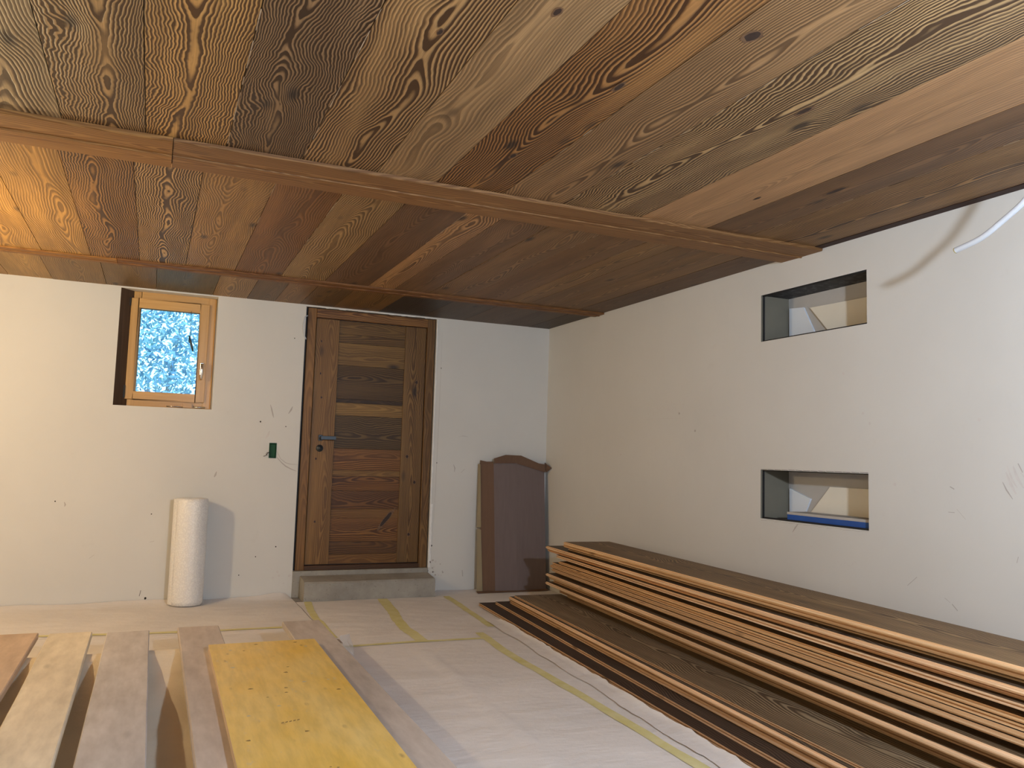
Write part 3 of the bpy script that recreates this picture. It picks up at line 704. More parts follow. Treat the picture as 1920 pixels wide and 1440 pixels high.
tones = [(120, 76, 36), (98, 60, 28), (128, 80, 38), (116, 74, 36), (104, 62, 28), (118, 72, 34), (128, 86, 44), (126, 78, 38), (98, 70, 40), (134, 94, 50), (66, 42, 22), (96, 66, 36), (124, 86, 46), (106, 72, 36), (116, 80, 42)]
for i in range(len(zs) - 1):
    b.aabox(1.288, 1.828, yl + .008 + .0012 * (i % 3), yl + .04, zs[i] + .0008, zs[i + 1] - .0008, along='xz', bp=(.07 * i + .03, (.02 if i % 2 else -.02), .42, .45 + .45 * ((i * 7) % 3) / 2), bc=(*tone(*[tones[i][0], tones[i][1] * 1.06, tones[i][2] * 1.06], 1.5), .55))
knot(b, (0, yl + .008, 0), (.62, 0, .78), (-.78, 0, .62), (0, -1, 0), (1.744 * .62 + .583 * .78, -1.744 * .78 + .583 * .62), .085, .016, (1, 2), random.Random(2))
leaf = b.build('door_leaf', [M['door'], M['knot_rim'], M['knot_core']], dr)
b = MB(); b.aabox(1.111, 1.290, yl, yl + .05, .238, 2.121, along='z', bp=(.22, .02, .42, .5), bc=(*tone(132, 94, 52, 1.5), .45)); pass
kr2 = random.Random(6)
for z_, x_ in ((1.944, 1.155), (1.694, 1.16), (1.509, 1.177), (1.037, 1.157), (.56, 1.173)): knot(b, (0, yl, 0), (1, 0, 0), (0, 0, 1), (0, -1, 0), (x_, z_), .0065, .0085, (1, 2), kr2)
b.build('door_stile', [M['door'], M['knot_rim'], M['knot_core']], leaf, merge=True, bevel=.002)
b = MB(); b.aabox(1.826, 1.999, yl, yl + .05, .238, 2.121, along='z', bp=(.91, .01, .46, .65), bc=(*tone(118, 86, 48, 1.6), .7)); pass
for z_, x_ in ((1.674, 1.932), (1.074, 1.878), (.871, 1.948), (.457, 1.917)): knot(b, (0, yl, 0), (1, 0, 0), (0, 0, 1), (0, -1, 0), (x_, z_), .011, .014, (1, 2), kr2)
b.build('door_stile', [M['door'], M['knot_rim'], M['knot_core']], leaf, merge=True, bevel=.002)
b = MB(); b.aabox(1.1065, 1.1108, yd + .03, yd + .06, .235, 2.124); b.aabox(1.9992, 2.0038, yd + .03, yd + .06, .235, 2.124); b.aabox(1.1065, 2.0038, yd + .03, yd + .06, 2.1212, 2.1258); b.aabox(1.1065, 2.0038, yd + .03, yd + .06, .2325, .2378)
b.build('door_gap_seal', M['black'], dr)
b = MB(); b.aabox(1.168, 1.198, yl - .012, yl, 1.175, 1.220); b.tube([(1.183, yl - .01, 1.197), (1.183, yl - .055, 1.197)], .010, 12)
b.aabox(1.176, 1.292, yl - .066, yl - .054, 1.184, 1.212, along='x'); b.build('door_handle', M['iron'], leaf, merge=True, bevel=.002)
b = MB(); b.lathe((1.181, yl, 1.118), [(0, -.016), (.010, -.016), (.013, -.010), (.024, -.010), (.027, -.006), (.027, 0)], 24, axis='y'); b.build('lock_escutcheon', M['iron'], leaf)
# gap beside the frame, against the plaster
b = MB(); b.aabox(1.024, 1.0395, yd + .02, yd + .09, .2, 2.2); b.aabox(2.0705, 2.077, yd + .02, yd + .09, .2, 2.2); b.build('mounting_foam', M['black'], dr)
# unseen block behind and under the door, keeps daylight out
b = MB(); b.aabox(DX0 - .01, DX1 + .01, YB + .14, YB + .30, 0.0, H); struct(b.build('unseen_door_block', M['floor']))
# concrete sill strip and step block
b = MB(); b.aabox(DX0 + .001, DX1 - .001, YB - .006, YB + .13, 0.001, .1965); tag(b.build('door_sill', M['concrete'], merge=True, bevel=.004), 'narrow grey concrete sill strip directly under the door frame', 'sill')
b = MB()
rgs = random.Random(5)
n = 22; y0s = 6.118; top = []
xa, xb = 1.078, 2.075
pts_f = []
for i in range(n + 1):
    x = xa + (xb - xa) * i / n
    pts_f.append((x, y0s + .004 * mnoise.noise((x * 5, 0, 1)), .142 + .004 * mnoise.noise((x * 4, 2, 0))))
for i in range(n):
    p, q = pts_f[i], pts_f[i + 1]
    c = .012
    b.face([(p[0], p[1], 0.0), (q[0], q[1], 0.0), (q[0], q[1], q[2] - c), (p[0], p[1], p[2] - c)])
    b.face([(p[0], p[1], p[2] - c), (q[0], q[1], q[2] - c), (q[0], q[1] + c, q[2]), (p[0], p[1] + c, p[2])])
    b.face([(p[0], p[1] + c, p[2]), (q[0], q[1] + c, q[2]), (q[0], YB - .007, .162), (p[0], YB - .007, .162)])
    b.face([(p[0], YB - .007, 0.0), (p[0], YB - .007, .162), (q[0], YB - .007, .162), (q[0], YB - .007, 0.0)])
for (p, s) in ((pts_f[0], 1), (pts_f[-1], -1)):
    f = [(p[0], p[1], 0.0), (p[0], p[1], p[2] - .012), (p[0], p[1] + .012, p[2]), (p[0], YB - .007, .162), (p[0], YB - .007, 0.0)]
    b.face(f if s < 0 else f[::-1])
tag(b.build('concrete_step', M['concrete'], merge=True), 'rough grey concrete step block on the floor before the wooden door', 'step')

# socket box in the wall, left of the door
t_ = thing('socket_box', 'green plastic socket box sunk in the wall left of the door', 'socket box', (.830, YB, 1.03))
b = MB()
b.aabox(.805, .855, YB + .03, YB + .034, 1.034, 1.144)
for s in ((.805, .809, 1.034, 1.144), (.851, .855, 1.034, 1.144), (.809, .851, 1.034, 1.038), (.809, .851, 1.140, 1.144)): b.aabox(s[0], s[1], YB - .004, YB + .03, s[2], s[3])
b.aabox(.812, .848, YB + .006, YB + .012, 1.042, 1.136)
b.build('box_body', M['green'], t_)
b = MB(); b.tube([(.81, YB - .004, 1.08), (.795, YB - .02, 1.07), (.780, YB - .018, 1.05), (.765, YB - .01, 1.045)], .0022, 6)
b.tube([(.81, YB - .004, 1.07), (.79, YB - .014, 1.075), (.782, YB - .012, 1.062), (.792, YB - .012, 1.052)], .0018, 6); b.build('wire', M['black'], t_)
# loop of grey cable beside the door head
b = MB(); b.tube([(1.034, YB - .004, 2.128), (1.012, YB - .012, 2.115), (1.004, YB - .016, 2.07), (1.004, YB - .016, 2.01), (1.016, YB - .010, 1.965), (1.030, YB - .003, 1.945)], .0045, 8)
tag(b.build('cable_loop', M['conduit']), 'grey cable loop sticking out of the wall beside the top left door corner', 'cable')

# ------------------------------------------------------------------ floor sheets
def sheet(x0, x1, y0, y1, nx_, ny_, fn, name, mat, label, cat='floor sheet'):
    b = MB(); g = [[Vector((x0 + (x1 - x0) * i / nx_, y0 + (y1 - y0) * j / ny_, 0)) for j in range(ny_ + 1)] for i in range(nx_ + 1)]
    for r in g:
        for p in r: p.z = fn(p.x, p.y)
    for i in range(nx_):
        for j in range(ny_):
            b.face([g[i][j], g[i + 1][j], g[i + 1][j + 1], g[i][j + 1]], None, smooth=True)
    return tag(b.build(name, mat), label, cat)
def wrinkle(x, y, k=1.0):
    z = 0.0035 * mnoise.noise((x * 2.1, y * 3.3, 0.7)) + 0.0026 * mnoise.noise((x * 6, y * 11, 3.1))
    return 0.0055 + k * (z if z > -0.0045 else -0.0045)
def ridge(x, y, xa, ya, xb, yb, wd, h):
    d = Vector((xb - xa, yb - ya)); L = d.length; d /= L
    q = Vector((x - xa, y - ya)); s = q.dot(d); e = q.x * d.y - q.y * d.x
    if s < -0.1 or s > L + .1: return 0.0
    return h * math.exp(-(e / wd) ** 2) * min(1, max(0, (s + .1) * 6)) * min(1, max(0, (L + .1 - s) * 3))
def f_main(x, y):
    return wrinkle(x, y) + ridge(x, y, 1.46, 4.52, 1.36, 2.3, .020, .012) + ridge(x, y, 1.1, 4.0, 1.8, 3.7, .03, .003)
def f_back(x, y):
    z = wrinkle(x, y, 1.2) + ridge(x, y, .95, 5.3, 2.0, 5.15, .02, .004)
    # curls up against the wall
    up = max(0.0, (y - 6.20) / (YB - 6.20)) if y > 6.20 else 0
    wv = .018 + .016 * mnoise.noise((x * 2.3, 1.7, 0)) + (.03 * math.exp(-((x - .93) / .12) ** 2))
    if x > 1.0 and x < 2.15: up = 0
    return z + up * up * max(0, wv)
sheet(XL + .01, 1.02, 5.298, YB - .004, 90, 30, f_back, 'floor_fleece', M['fleece'], 'pale fleece strip on the floor along the back wall, under the white roll')
sheet(1.024, XR - .004, 4.652, 6.112, 64, 40, f_back, 'floor_fleece', M['fleece'], 'pale fleece piece on the floor in front of the concrete step and cardboard')
sheet(XL + .01, 1.02, 4.652, 5.296, 90, 20, f_main, 'floor_fleece', M['fleece'], 'pale fleece band on the floor beyond the far ends of the planks')
sheet(XL + .01, 1.90, YF + .05, 4.650, 110, 110, f_main, 'floor_fleece', M['fleece'], 'large pale fleece sheet on the floor between the planks and the board pile')
sheet(1.903, XR - .004, YF + .05, 4.650, 30, 90, f_main, 'floor_fleece', M['fleece'], 'pale fleece strip under the dark board pile along the right wall')
# small strip under the cardboard corner, between the piece and the wall
sheet(2.08, XR - .004, 6.112, YB - .004, 24, 8, f_back, 'floor_fleece', M['fleece'], 'small pale fleece flap in the corner under the cardboard, right of the step')
def tape(pts, wd, label, fn):
    b = MB(); n = 26
    line = []
    for i in range(n + 1):
        s = i / n * (len(pts) - 1); k = min(int(s), len(pts) - 2); q = Vector(pts[k]).lerp(Vector(pts[k + 1]), s - k); line.append(q)
    for i in range(n):
        def pair(j):
            d = (line[min(j + 1, n)] - line[max(j - 1, 0)]).normalized(); nrm = Vector((-d.y, d.x)) * (wd / 2 * (1 + .15 * mnoise.noise((j * .8, wd * 9, 2))))
            a, c = line[j] + nrm, line[j] - nrm
            return Vector((a.x, a.y, fn(a.x, a.y) + .0022)), Vector((c.x, c.y, fn(c.x, c.y) + .0022))
        a, c = pair(i); a2, c2 = pair(i + 1)
        b.face([c, c2, a2, a], None, smooth=True)
    tag(b.build('tape_strip', M['tape']), label, 'tape')
tape([(1.105, 6.10), (1.07, 5.8), (1.05, 5.47), (1.05, 4.9)], .05, 'yellow tape strip on the floor from the left end of the step to the planks', f_back)
tape([(1.655, 6.10), (1.60, 5.6), (1.546, 5.3), (1.52, 5.0), (1.52, 4.68)], .075, 'broad yellow tape strip on the floor leading from the middle of the step', f_back)
tape([(2.16, 6.10), (2.125, 5.6), (2.09, 5.15), (2.07, 4.95)], .05, 'yellow tape strip on the floor right of the step, ending at the board pile', f_back)
tape([(1.925, 4.80), (1.885, 4.3), (1.885, 3.2), (1.87, 2.5), (1.87, 1.5)], .055, 'long yellow tape line on the floor running along the board pile', f_main)
tape([(-1.6, 5.43), (-.53, 5.385), (.116, 5.297), (.842, 5.262), (1.02, 5.25)], .05, 'yellow tape line on the floor beyond the plank ends, parallel to the window wall', f_main)
tape([(1.05, 4.655), (1.51, 4.672), (1.889, 4.64)], .04, 'pale yellow tape line across the floor between the rightmost plank and the pile', f_main)

# ------------------------------------------------------------------ white roll
t_ = thing('bubble_wrap_roll', 'white bubble wrap roll standing upright against the back wall below the window', 'roll', (.287, 6.197, .012))
b = MB(); prof = [(.026, .68), (.026, .727)] + [(.05, .728), (.098, .727), (.106, .722), (.109, .70), (.1085, .55), (.110, .40), (.1085, .2), (.110, .03), (.107, 0.0), (0, 0)]
b.lathe((.287, 6.197, .012), prof, 48)
for i in range(3): pass
b.build('roll_body', M['bubble'], t_)
b = MB(); b.lathe((.287, 6.197, .012), [(0, .60), (.023, .60), (.023, .722), (.0255, .722), (.0255, .60)], 24); b.build('core', M['core'], t_)
b = MB()   # loose outer flap
for i in range(10):
    a0, a1 = math.pi * (.86 + .03 * i), math.pi * (.86 + .03 * (i + 1))
    r0, r1 = .110 + .0016 * (10 - i) , .110 + .0016 * (9 - i)
    P_ = lambda a, r, z: (.287 + r * math.cos(a), 6.197 + r * math.sin(a) , .012 + z)
    b.face([P_(a0, r0, .004), P_(a1, r1, .004), P_(a1, r1, .722), P_(a0, r0, .722)], None, smooth=True)
b.build('loose_flap', M['bubble'], t_)

# ------------------------------------------------------------------ cardboard
t_ = thing('cardboard_sheet', 'folded brown cardboard sheet leaning upright in the corner beside the door', 'cardboard', (2.77, 6.17, .012))
def card(name, quads, mat, th=.005):
    b = MB()
    for q in quads:
        q = [Vector(p) for p in q]; nrm = (q[1] - q[0]).cross(q[2] - q[0]).normalized()
        if nrm.y > 0: q = q[::-1]; nrm = -nrm
        r = [p - nrm * th for p in q]
        b.face(q); b.face(r[::-1])
        for i in range(len(q)): b.face([q[(i + 1) % len(q)], q[i], r[i], r[(i + 1) % len(q)]])
    return b.build(name, mat, t_)
zb = .012
def yy(z, d=0): return 6.165 + .10 * z / 1.05 + d       # lean
card('left_panel', [[(2.487, yy(zb, .03), zb), (2.600, yy(zb), zb), (2.592, yy(1.04), 1.035), (2.482, yy(1.03, .03), 1.035)]], M['card_dark'])
card('main_panel', [[(2.600, yy(zb), zb), (2.79, yy(zb, -.01), zb), (2.785, yy(1.04, -.01), 1.045), (2.592, yy(1.04), 1.045)],
                    [(2.79, yy(zb, -.01), zb), (3.058, yy(zb, .005), zb), (3.058, yy(1.0, .005), .995), (2.785, yy(1.04, -.01), 1.045)]], M['card'])
card('side_flap', [[(2.458, yy(zb, .045), zb), (2.50, yy(zb, .022), zb), (2.487, yy(.5, .022), .50), (2.462, yy(.5, .05), .51)],
                   [(2.462, yy(.52, .05), .52), (2.487, yy(.52, .022), .52), (2.482, yy(1.0, .022), 1.03), (2.472, yy(1.0, .05), 1.03)]], M['card_pale'])
card('top_flap', [[(2.592, yy(1.04, -.012), 1.040), (2.785, yy(1.04, -.022), 1.045), (2.822, yy(1.10, -.05), 1.108), (2.68, yy(1.10, -.05), 1.110), (2.585, yy(1.08, -.03), 1.078)],
                  [(2.785, yy(1.04, -.022), 1.045), (3.058, yy(1.0, -.01), .975), (3.052, yy(1.05, -.03), 1.040), (2.99, yy(1.05, -.035), 1.048), (2.822, yy(1.10, -.05), 1.108)]], M['card_dark'])
card('torn_edge', [[(2.482, yy(1.03, .02), 1.03), (2.59, yy(1.03, .0), 1.03), (2.585, yy(1.06, -.01), 1.052), (2.535, yy(1.06, .01), 1.050), (2.482, yy(1.06, .02), 1.060)]], M['card_dark'])
card('corner_flap', [[(3.06, yy(1.04, .0), 1.055), (3.092, 6.20, 1.012), (3.075, yy(.97, .0), .975), (3.056, yy(1.0), 1.0)]], M['card_dark'])
card('bottom_lip', [[(2.44, 6.135, .014), (3.06, 6.135, .014), (3.06, 6.175, .022), (2.44, 6.175, .022)]], M['card_dark'], .004)

# ------------------------------------------------------------------ scaffold planks on bearers
def bearer(y0, x0, x1, label):
    b = MB(); b.aabox(x0, x1, y0, y0 + .09, .0095, .126, along='x', bp=(.4, 0, .3, .3), bc=(.72, .62, .52, .3))
    tag(b.build('timber_bearer', M['plank'], merge=True, bevel=.003), label, 'beam')
bearer(4.235, -1.05, .955, 'timber bearer under the far ends of the scaffold planks')
bearer(1.30, -1.05, .955, 'timber bearer under the near ends of the scaffold planks')
def plank(x0, x1, y0, y1, z1, th, tonec, seed, label, dx=0.0, mat='plank', name='scaffold_plank', notch=None, cat='plank'):
    b = MB(); L = math.hypot(dx, y1 - y0)
    Ud = Vector((dx, y1 - y0, 0)).normalized(); Vd = Vector((-Ud.y, Ud.x, 0))
    W = x1 - x0; c = .004
    prof = [(-W / 2 + c, 0), (W / 2 - c, 0), (W / 2, c), (W / 2, th - c), (W / 2 - c, th), (-W / 2 + c, th), (-W / 2, th - c), (-W / 2, c)]
    bow = lambda u: Vector((0.003 * mnoise.noise((u * 1.7, seed * 9, 0)), 0, 0.0))
    b.prism(prof, ((x0 + x1) / 2 - dx, y0, z1 - th), Ud, Vd, Z, L, bp=(seed, 0, .3, .3), bc=(*tonec, .3), nseg=14, bow=bow)
    return tag(b.build(name, M[mat]), label, cat, 'scaffold planks laid side by side' if mat == 'plank' else None)
PZ = .160
plank(-.665, -.450, .9, 4.70, PZ, .032, (.88, .72, .58), .11, 'brownish scaffold plank at the left frame edge, leftmost of the row', dx=-.0)
plank(-.402, -.212, .9, 4.665, PZ, .032, (1.12, 1.07, .90), .23, 'pale cream scaffold plank, second of the row counted from the left', dx=-.015)
plank(-.145, .050, .9, 4.625, PZ, .032, (.90, .90, .93), .37, 'grey scaffold plank lying alone between the cream plank and the plank under the yellow board', dx=.01)
plank(.184, .385, .9, 4.66, PZ, .032, (.84, .79, .77), .47, 'grey brown scaffold plank carrying the left edge of the yellow board', dx=.012)
plank(.714, .916, .9, 4.67, PZ, .032, (.80, .76, .74), .59, 'weathered grey scaffold plank right of the yellow board, rightmost of the row', dx=.025)
b = MB(); bcy = (1, 1, 1, .3)
b.prism([(-.241, 0), (.241, 0), (.241, .027), (-.241, .027)], (.505, 0.95, PZ + .0005), Vector((.035, 3.15, 0)), Vector((-3.15, .035, 0)), Z, 3.14, mats=[0, 1, 0, 1], capmat=1, bp=(.3, 0, .3, .3), bc=bcy)
for i in range(5):
    x_, y_ = .452 + .0135 * i, 2.86 + .004 * i
    b.face([(x_, y_, PZ + .0279), (x_ + .009, y_ + .006, PZ + .0279), (x_ + .011, y_ + .016, PZ + .0279), (x_ + .002, y_ + .010, PZ + .0279)], None, 2)
for i in range(26):
    x_, y_ = .30 + .42 * random.random(), 2.3 + 1.75 * random.random(); r_ = .003 + .006 * random.random(); a_ = random.random() * 3
    b.face([(x_ + r_ * (1.6 if k_ % 2 else .8) * math.cos(k_ * 1.047 + a_), y_ + r_ * math.sin(k_ * 1.047 + a_), PZ + .0279) for k_ in range(6)], None, 2 if i % 3 else 3)
tag(b.build('formwork_board', [M['yellow'], M['fresh'], M['stamp'], M['grout']]), 'wide yellow formwork board lying across two grey scaffold planks', 'board')
# cream dust sheet hanging from the bearer to the floor
def f_drape(x, s):
    """s in 0..1 from the bearer top towards the camera"""
    return None
b = MB(); nx_, ns = 90, 40
g = []
for i in range(nx_ + 1):
    row = []
    x = -1.0 + 1.66 * i / nx_
    for j in range(ns + 1):
        s = j / ns
        wr_ = mnoise.noise((x * 7, s * 5, 1.3)); w2 = mnoise.noise((x * 17, s * 12, 4.3))
        if s < .06: y = 4.318 - s / .06 * .09; z = .1272
        elif s < .66:
            k = (s - .06) / .60
            y = 4.228 - .78 * k - .010 * wr_ * k; z = .1272 - .100 * k ** .9 + .012 * wr_ * min(1, k * 3) + .005 * w2 * min(1, k * 3)
        else:
            k = (s - .66) / .34
            y = 3.448 - .75 * k; z = .014 * (1 - k) + .014 + .012 * max(-.6, wr_) + .006 * w2
        z = max(z, .0125)
        if y > 4.228: z = .1272 + .0003
        z = min(z, .1276)
        row.append(Vector((x + .012 * w2 * min(1, s * 3), y, z)))
    g.append(row)
for i in range(nx_):
    for j in range(ns):
        b.face([g[i][j], g[i][j + 1], g[i + 1][j + 1], g[i + 1][j]], None, smooth=True)
tag(b.build('dust_sheet', M['cream']), 'crumpled cream dust sheet hanging over the timber bearer below the planks', 'dust sheet')
# scrap of plastic beside the rightmost plank
b = MB(); q = [(1.000, 4.52, .10), (1.075, 4.62, .085), (1.085, 4.55, .03), (1.05, 4.38, .02), (.985, 4.42, .07)]
b = MB(); ctr = Vector((1.04, 4.52, .07))
for i in range(5): b.face([ctr, q[i], q[(i + 1) % 5]])
tag(b.build('plastic_scrap', M['film']), 'small translucent plastic scrap sticking out beside the rightmost grey plank', 'plastic scrap')

# ------------------------------------------------------------------ board piles along the right wall
ang = math.radians(4.55)
PU = Vector((-math.sin(ang), -math.cos(ang), 0))          # towards the camera
PV = Vector((math.cos(ang), -math.sin(ang), 0))           # away from the room, towards the wall
def lerpx(x, y):        # front line of the upper pile
    return x
def pile_board(front_x, front_y, z0, th, W, L, kind, tonec, seed, label, group, yaw=0.0, tongue=True, name='reclaimed_board', edge=(1, 1, 1), tilt=0.0):
    """front_x/front_y: far front corner on the floor plan"""
    a = ang + yaw
    U = Vector((-math.sin(a), -math.cos(a), tilt)).normalized(); V = Vector((math.cos(a), -math.sin(a), 0))
    N = U.cross(V) * -1 if U.cross(V).z < 0 else U.cross(V)
    t = th
    if tongue:   # profile (v,n): front at v=0 with a rounded tongue, groove at back
        prof = [(.0, 0), (W, 0), (W, t), (.0, t), (.0, t * .70), (-.008, t * .64), (-.0085, t * .38), (.0, t * .32)]
        mats = [1, 1, 0, 1, 1, 1, 1, 1]
    else:        # grooved front
        prof = [(.0, 0), (W, 0), (W, t), (.0, t), (.0, t * .66), (.009, t * .62), (.009, t * .36), (.0, t * .32)]
        mats = [1, 1, 0, 1, 1, 1, 1, 1]
    # profile must be CCW seen from +U: reverse handled by mesh normals recalculation
    b = MB(); o_ = Vector((front_x, front_y, z0))
    prof2 = [(v, n) for v, n in prof]
    bow = lambda u: Vector((0.004 * mnoise.noise((u * .9, seed * 31, 0)), 0, 0.0002 * mnoise.noise((u * 1.1, seed * 17, 5))))
    ofs = W / 2
    b.prism([(v - ofs, n) for v, n in prof2], o_ + V * ofs, U, V, Z, L, mats=mats, capmat=1, bp=(seed, 0.01, .36, .95), bc=(*tonec, .5), nseg=10, bow=bow)
    for i in range(len(b.f)):
        if b.m[i] == 1: b.bc[i] = (*edge, .3)
    ob = b.build(name, [M['pile'], M['fresh']], merge=True)
    return tag(ob, label, 'board', group)
rp = random.Random(8)
darkt = [tone(96, 80, 66, 2.3), tone(104, 84, 64, 2.3), tone(88, 70, 56, 2.3), tone(112, 92, 74, 2.3), tone(92, 78, 68, 2.3)]
# lower stack
low = [(2.250, 5.64, .0125, .019, .33, tone(62, 46, 38), 'dark brown board lying lowest on the floor, foremost of the low stack'),
       (2.345, 5.555, .0320, .018, .34, tone(68, 54, 46), 'second lowest board of the low stack, set back behind the foremost one'),
       (2.418, 5.44, .0505, .018, .34, tone(90, 76, 64), 'third board from the floor in the low stack'),
       (2.412, 5.46, .0690, .018, .34, tone(90, 76, 64), 'fourth board from the floor in the low stack'),
       (2.398, 5.42, .0875, .019, .35, tone(90, 76, 64), 'pale edged board just under the top board of the low stack'),
       (2.418, 5.385, .1070, .012, .36, tone(108, 92, 74), 'wide grey brown top board of the low stack, its face in view')]
for i, (fx, fy, z0, th, W, c, lab) in enumerate(low):
    e = [(.80, .66, .55), (.95, .8, .7), (.85, .7, .58), (.78, .62, .5), (1.25, 1.1, 1.0), (.92, .75, .6)][i]
    pile_board(fx, fy, z0, th, W, 4.6, 0, tuple(x * (3.3 if i == 5 else 2.4) for x in c), .13 * i + .05, lab, 'boards of the low stack', yaw=-.002 * i + (-.012 if i == 0 else 0), tongue=(i in (2, 4)), edge=e)
# bearers hidden below the tall stack
for k, yb in enumerate((4.95, 3.4, 1.9)):
    dx_ = (5.2 - yb) * math.tan(ang)
    b = MB(); b.box((2.80 - dx_, yb - .05, .0125), PV, -PU, Z, .28, .08, .1055, bp=(.4, 0, .3, .3), bc=(.75, .65, .55, .3))
    tag(b.build('timber_bearer', M['plank'], merge=True), ['timber bearer under the far end of the tall board stack', 'timber bearer under the middle of the tall board stack', 'timber bearer under the near end of the tall board stack'][k], 'beam')
ords = ['lowest', 'second lowest', 'third lowest', 'fourth lowest', 'fifth lowest', 'sixth lowest', 'seventh lowest', 'eighth lowest', 'ninth lowest', 'tenth from the bottom', 'ninth from the top', 'eighth from the top', 'seventh from the top', 'sixth from the top', 'fifth from the top', 'fourth from the top', 'third from the top', 'second from the top', 'topmost']
# (far-end y, front offset)
up_y = [5.20, 5.30, 5.22, 5.40, 5.36, 5.38, 5.37, 5.36, 5.30, 5.33, 5.30, 5.18, 5.24, 5.20, 5.38, 5.36, 5.08, 5.07, 5.03]
up_o = [v * (1.7 if v > .012 else 1.0) for v in [.045, .030, .035, -.012, .018, .012, -.018, .030, .000, .004, .006, .010, .035, -.004, .010, -.014, .024, .004, -.010]]
edge_t = [(.62, .5, .38), (.6, .46, .34), (.7, .52, .38), (1.12, 1.0, .9), (.72, .55, .40), (.75, .6, .46), (1.18, 1.05, .95), (.66, .5, .38), (.86, .7, .55), (.84, .66, .48), (.95, .74, .52), (1.0, .78, .55), (.7, .55, .4), (1.1, .95, .82), (.9, .62, .42), (1.2, 1.04, .9), (.8, .66, .5), (1.05, .88, .7), (1.22, 1.05, .85)]
pitch = (.532 - .121) / 19
for i in range(19):
    z0 = .1205 + pitch * i
    th = .0185 + (.0015 if i in (3, 6, 15) else 0)
    fy = up_y[i]; fx = 2.675 - (5.2 - fy) * math.tan(ang) + up_o[i] - .030 * (i / 18)
    W = .335 - max(0, up_o[i])  + (.0 if i < 18 else .005)
    W = min(W, XR - .03 - fx)
    lab = ('weathered brown top board of the tall stack by the right wall, face in view' if i == 18 else
           ['%s board of the tall stack by the right wall, pale edge', '%s board of the tall stack by the right wall, tan edge', '%s board of the tall stack by the right wall, brown edge'][0 if edge_t[i][0] > 1.08 else 1 if edge_t[i][0] > .8 else 2] % ords[i])
    pile_board(fx, fy, z0, th, W, 4.5, 0, tuple(x * 1.0 for x in (tone(112, 88, 62, 3.0) if i == 18 else darkt[i % 5])), .051 * i + .02, lab, 'boards of the tall stack', yaw=rp.uniform(-.0025, .0025), tongue=(i % 3 != 1), edge=edge_t[i])
# ragged fleece edge curling beside the low stack
b = MB(); prev = None; n = 90
for i in range(n + 1):
    s = i / n
    y = 5.10 - 3.4 * s; fxl = 2.25 - (5.64 - y) * math.tan(ang - .012)
    x = fxl - .020 + .009 * mnoise.noise((y * 5, .3, 0)) + .008 * mnoise.noise((y * 17, .9, 0))
    z = .018 + .007 * mnoise.noise((y * 7, 2.2, 0)) + .006 * mnoise.noise((y * 21, 5, 0))
    x_out = x - .09 - .02 * mnoise.noise((y * 3, 8, 0))
    cur = [Vector((x_out, y, .0115)), Vector((x_out + .055, y, .013 + .007 * abs(mnoise.noise((y * 9, 4, 0))))), Vector((x, y, max(.014, z))), Vector((x + .006, y, max(.016, z + .006)))]
    if prev:
        for k in range(3): b.face([prev[k], cur[k], cur[k + 1], prev[k + 1]][::-1], None, smooth=True)
    prev = cur
tag(b.build('curled_fleece_edge', M['fleece']), 'ragged curled fleece edge on the floor along the foremost dark board', 'fleece edge')

# ------------------------------------------------------------------ conduit hanging from the ceiling
E_ = .32
pts = [(2.65, 1.66, H + .01), (2.65, 1.67, 2.15), (2.65, 1.70, 2.10), (2.65, 1.74, 2.05), (2.65, 1.79, 2.0), (2.65, 1.862, 1.957), (2.65, 1.945, 1.915), (2.65, 2.046, 1.893)]
t_ = thing('cable_conduit', 'pale grey plastic conduit end curving down from the ceiling near the right wall', 'conduit', (2.70, 1.95, 1.90))
def smooth_line(p, k=6):
    p = [Vector(q) for q in p]; r = []
    for i in range(len(p) - 1):
        a_, b_, c_, d_ = p[max(i - 1, 0)], p[i], p[i + 1], p[min(i + 2, len(p) - 1)]
        for j in range(k):
            t = j / k
            r.append(.5 * ((2 * b_) + (c_ - a_) * t + (2 * a_ - 5 * b_ + 4 * c_ - d_) * t * t + (3 * b_ - a_ - 3 * c_ + d_) * t ** 3))
    return r + [p[-1]]
pts = smooth_line(pts)
b = MB(); b.tube(pts, .0105, 16, cap=False); b.build('conduit_tube', M['conduit'], t_)
d = (Vector(pts[-1]) - Vector(pts[-2])).normalized(); e0 = Vector(pts[-1])
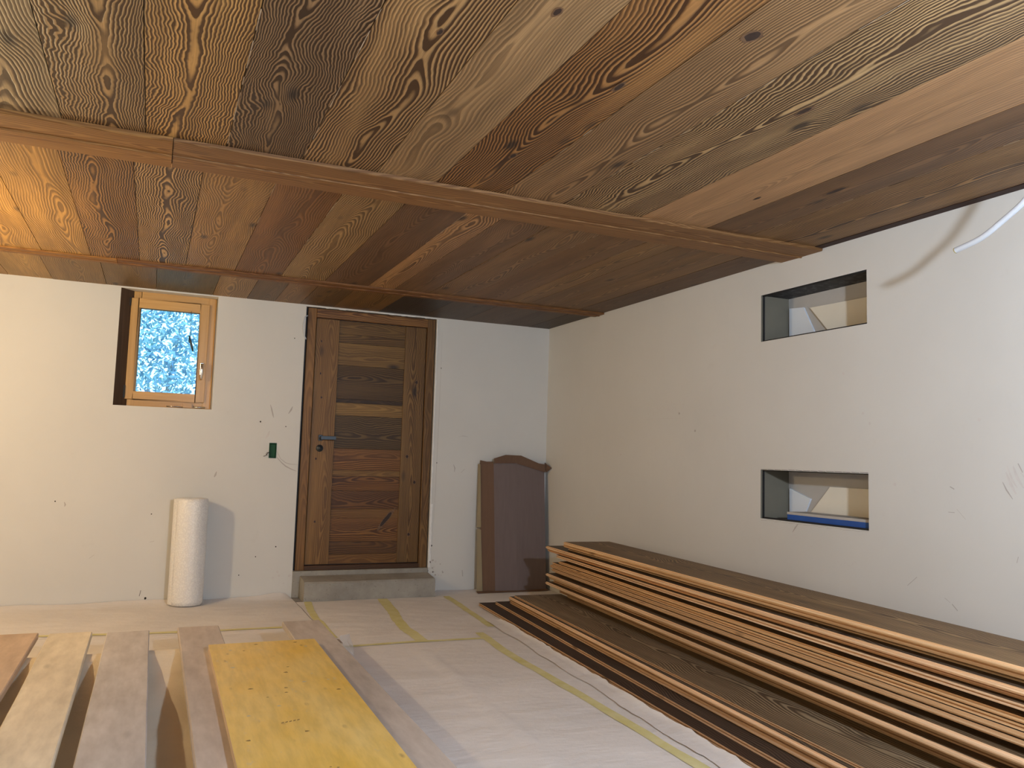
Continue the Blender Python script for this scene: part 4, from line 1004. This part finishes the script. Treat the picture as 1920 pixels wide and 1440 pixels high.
b = MB(); b.tube([e0 - d * .002, e0 + d * .0015], .0108, 16, cap=False); b.tube([e0 + d * .0015, e0 + d * .0016], .009, 16, rs=[.0108, .0075], cap=False); b.build('cut_rim', M['cableend'], t_)
b = MB(); b.tube([e0 - d * .012, e0 - d * .010], .0098, 16); b.build('bore', M['black'], t_)

# ------------------------------------------------------------------ lamps (both out of the frame)
def ico(mb, c, r, nlat=10, nlon=16):
    mb.lathe(c, [(r * math.sin(math.pi * i / nlat) if 0 < i < nlat else 0, -r * math.cos(math.pi * i / nlat)) for i in range(nlat + 1)], nlon)
t_ = thing('work_lamp', 'warm globe work lamp on a thin black tripod, standing left of the planks', 'lamp', (WARM_POS[0], WARM_POS[1], .01))
b = MB(); b.tube([(WARM_POS[0], WARM_POS[1], .35), (WARM_POS[0], WARM_POS[1], WARM_POS[2] - WARM_R - .02)], .012, 12); b.build('pole', M['black'], t_)
for k in range(3):
    a = 2 * math.pi * k / 3 + 2.6
    b = MB(); b.tube([(WARM_POS[0], WARM_POS[1], .55), (WARM_POS[0] + .36 * math.cos(a), WARM_POS[1] + .36 * math.sin(a), .022)], .010, 10); b.build('leg', M['black'], t_)
b = MB(); b.tube([(WARM_POS[0], WARM_POS[1], WARM_POS[2] - WARM_R - .05), (WARM_POS[0], WARM_POS[1], WARM_POS[2] - WARM_R + .004)], .028, 16); b.build('socket', M['black'], t_)
b = MB(); ico(b, WARM_POS, WARM_R); b.build('bulb', M['warm'], t_)
t_ = thing('hanging_bulb', 'cool white globe bulb hanging on a cord from the ceiling behind the viewer', 'lamp', (COOL_POS[0], COOL_POS[1], COOL_POS[2]))
b = MB(); b.tube([(COOL_POS[0], COOL_POS[1], H + .004), (COOL_POS[0], COOL_POS[1], COOL_POS[2] + COOL_R + .02)], .005, 8); b.build('cord', M['black'], t_)
b = MB(); b.tube([(COOL_POS[0], COOL_POS[1], COOL_POS[2] + COOL_R - .004), (COOL_POS[0], COOL_POS[1], COOL_POS[2] + COOL_R + .05)], .022, 16); b.build('socket', M['black'], t_)
b = MB(); ico(b, COOL_POS, COOL_R); b.build('bulb', M['cool'], t_)

for o_ in bpy.data.objects:
    if '_w' in o_.keys(): del o_['_w']
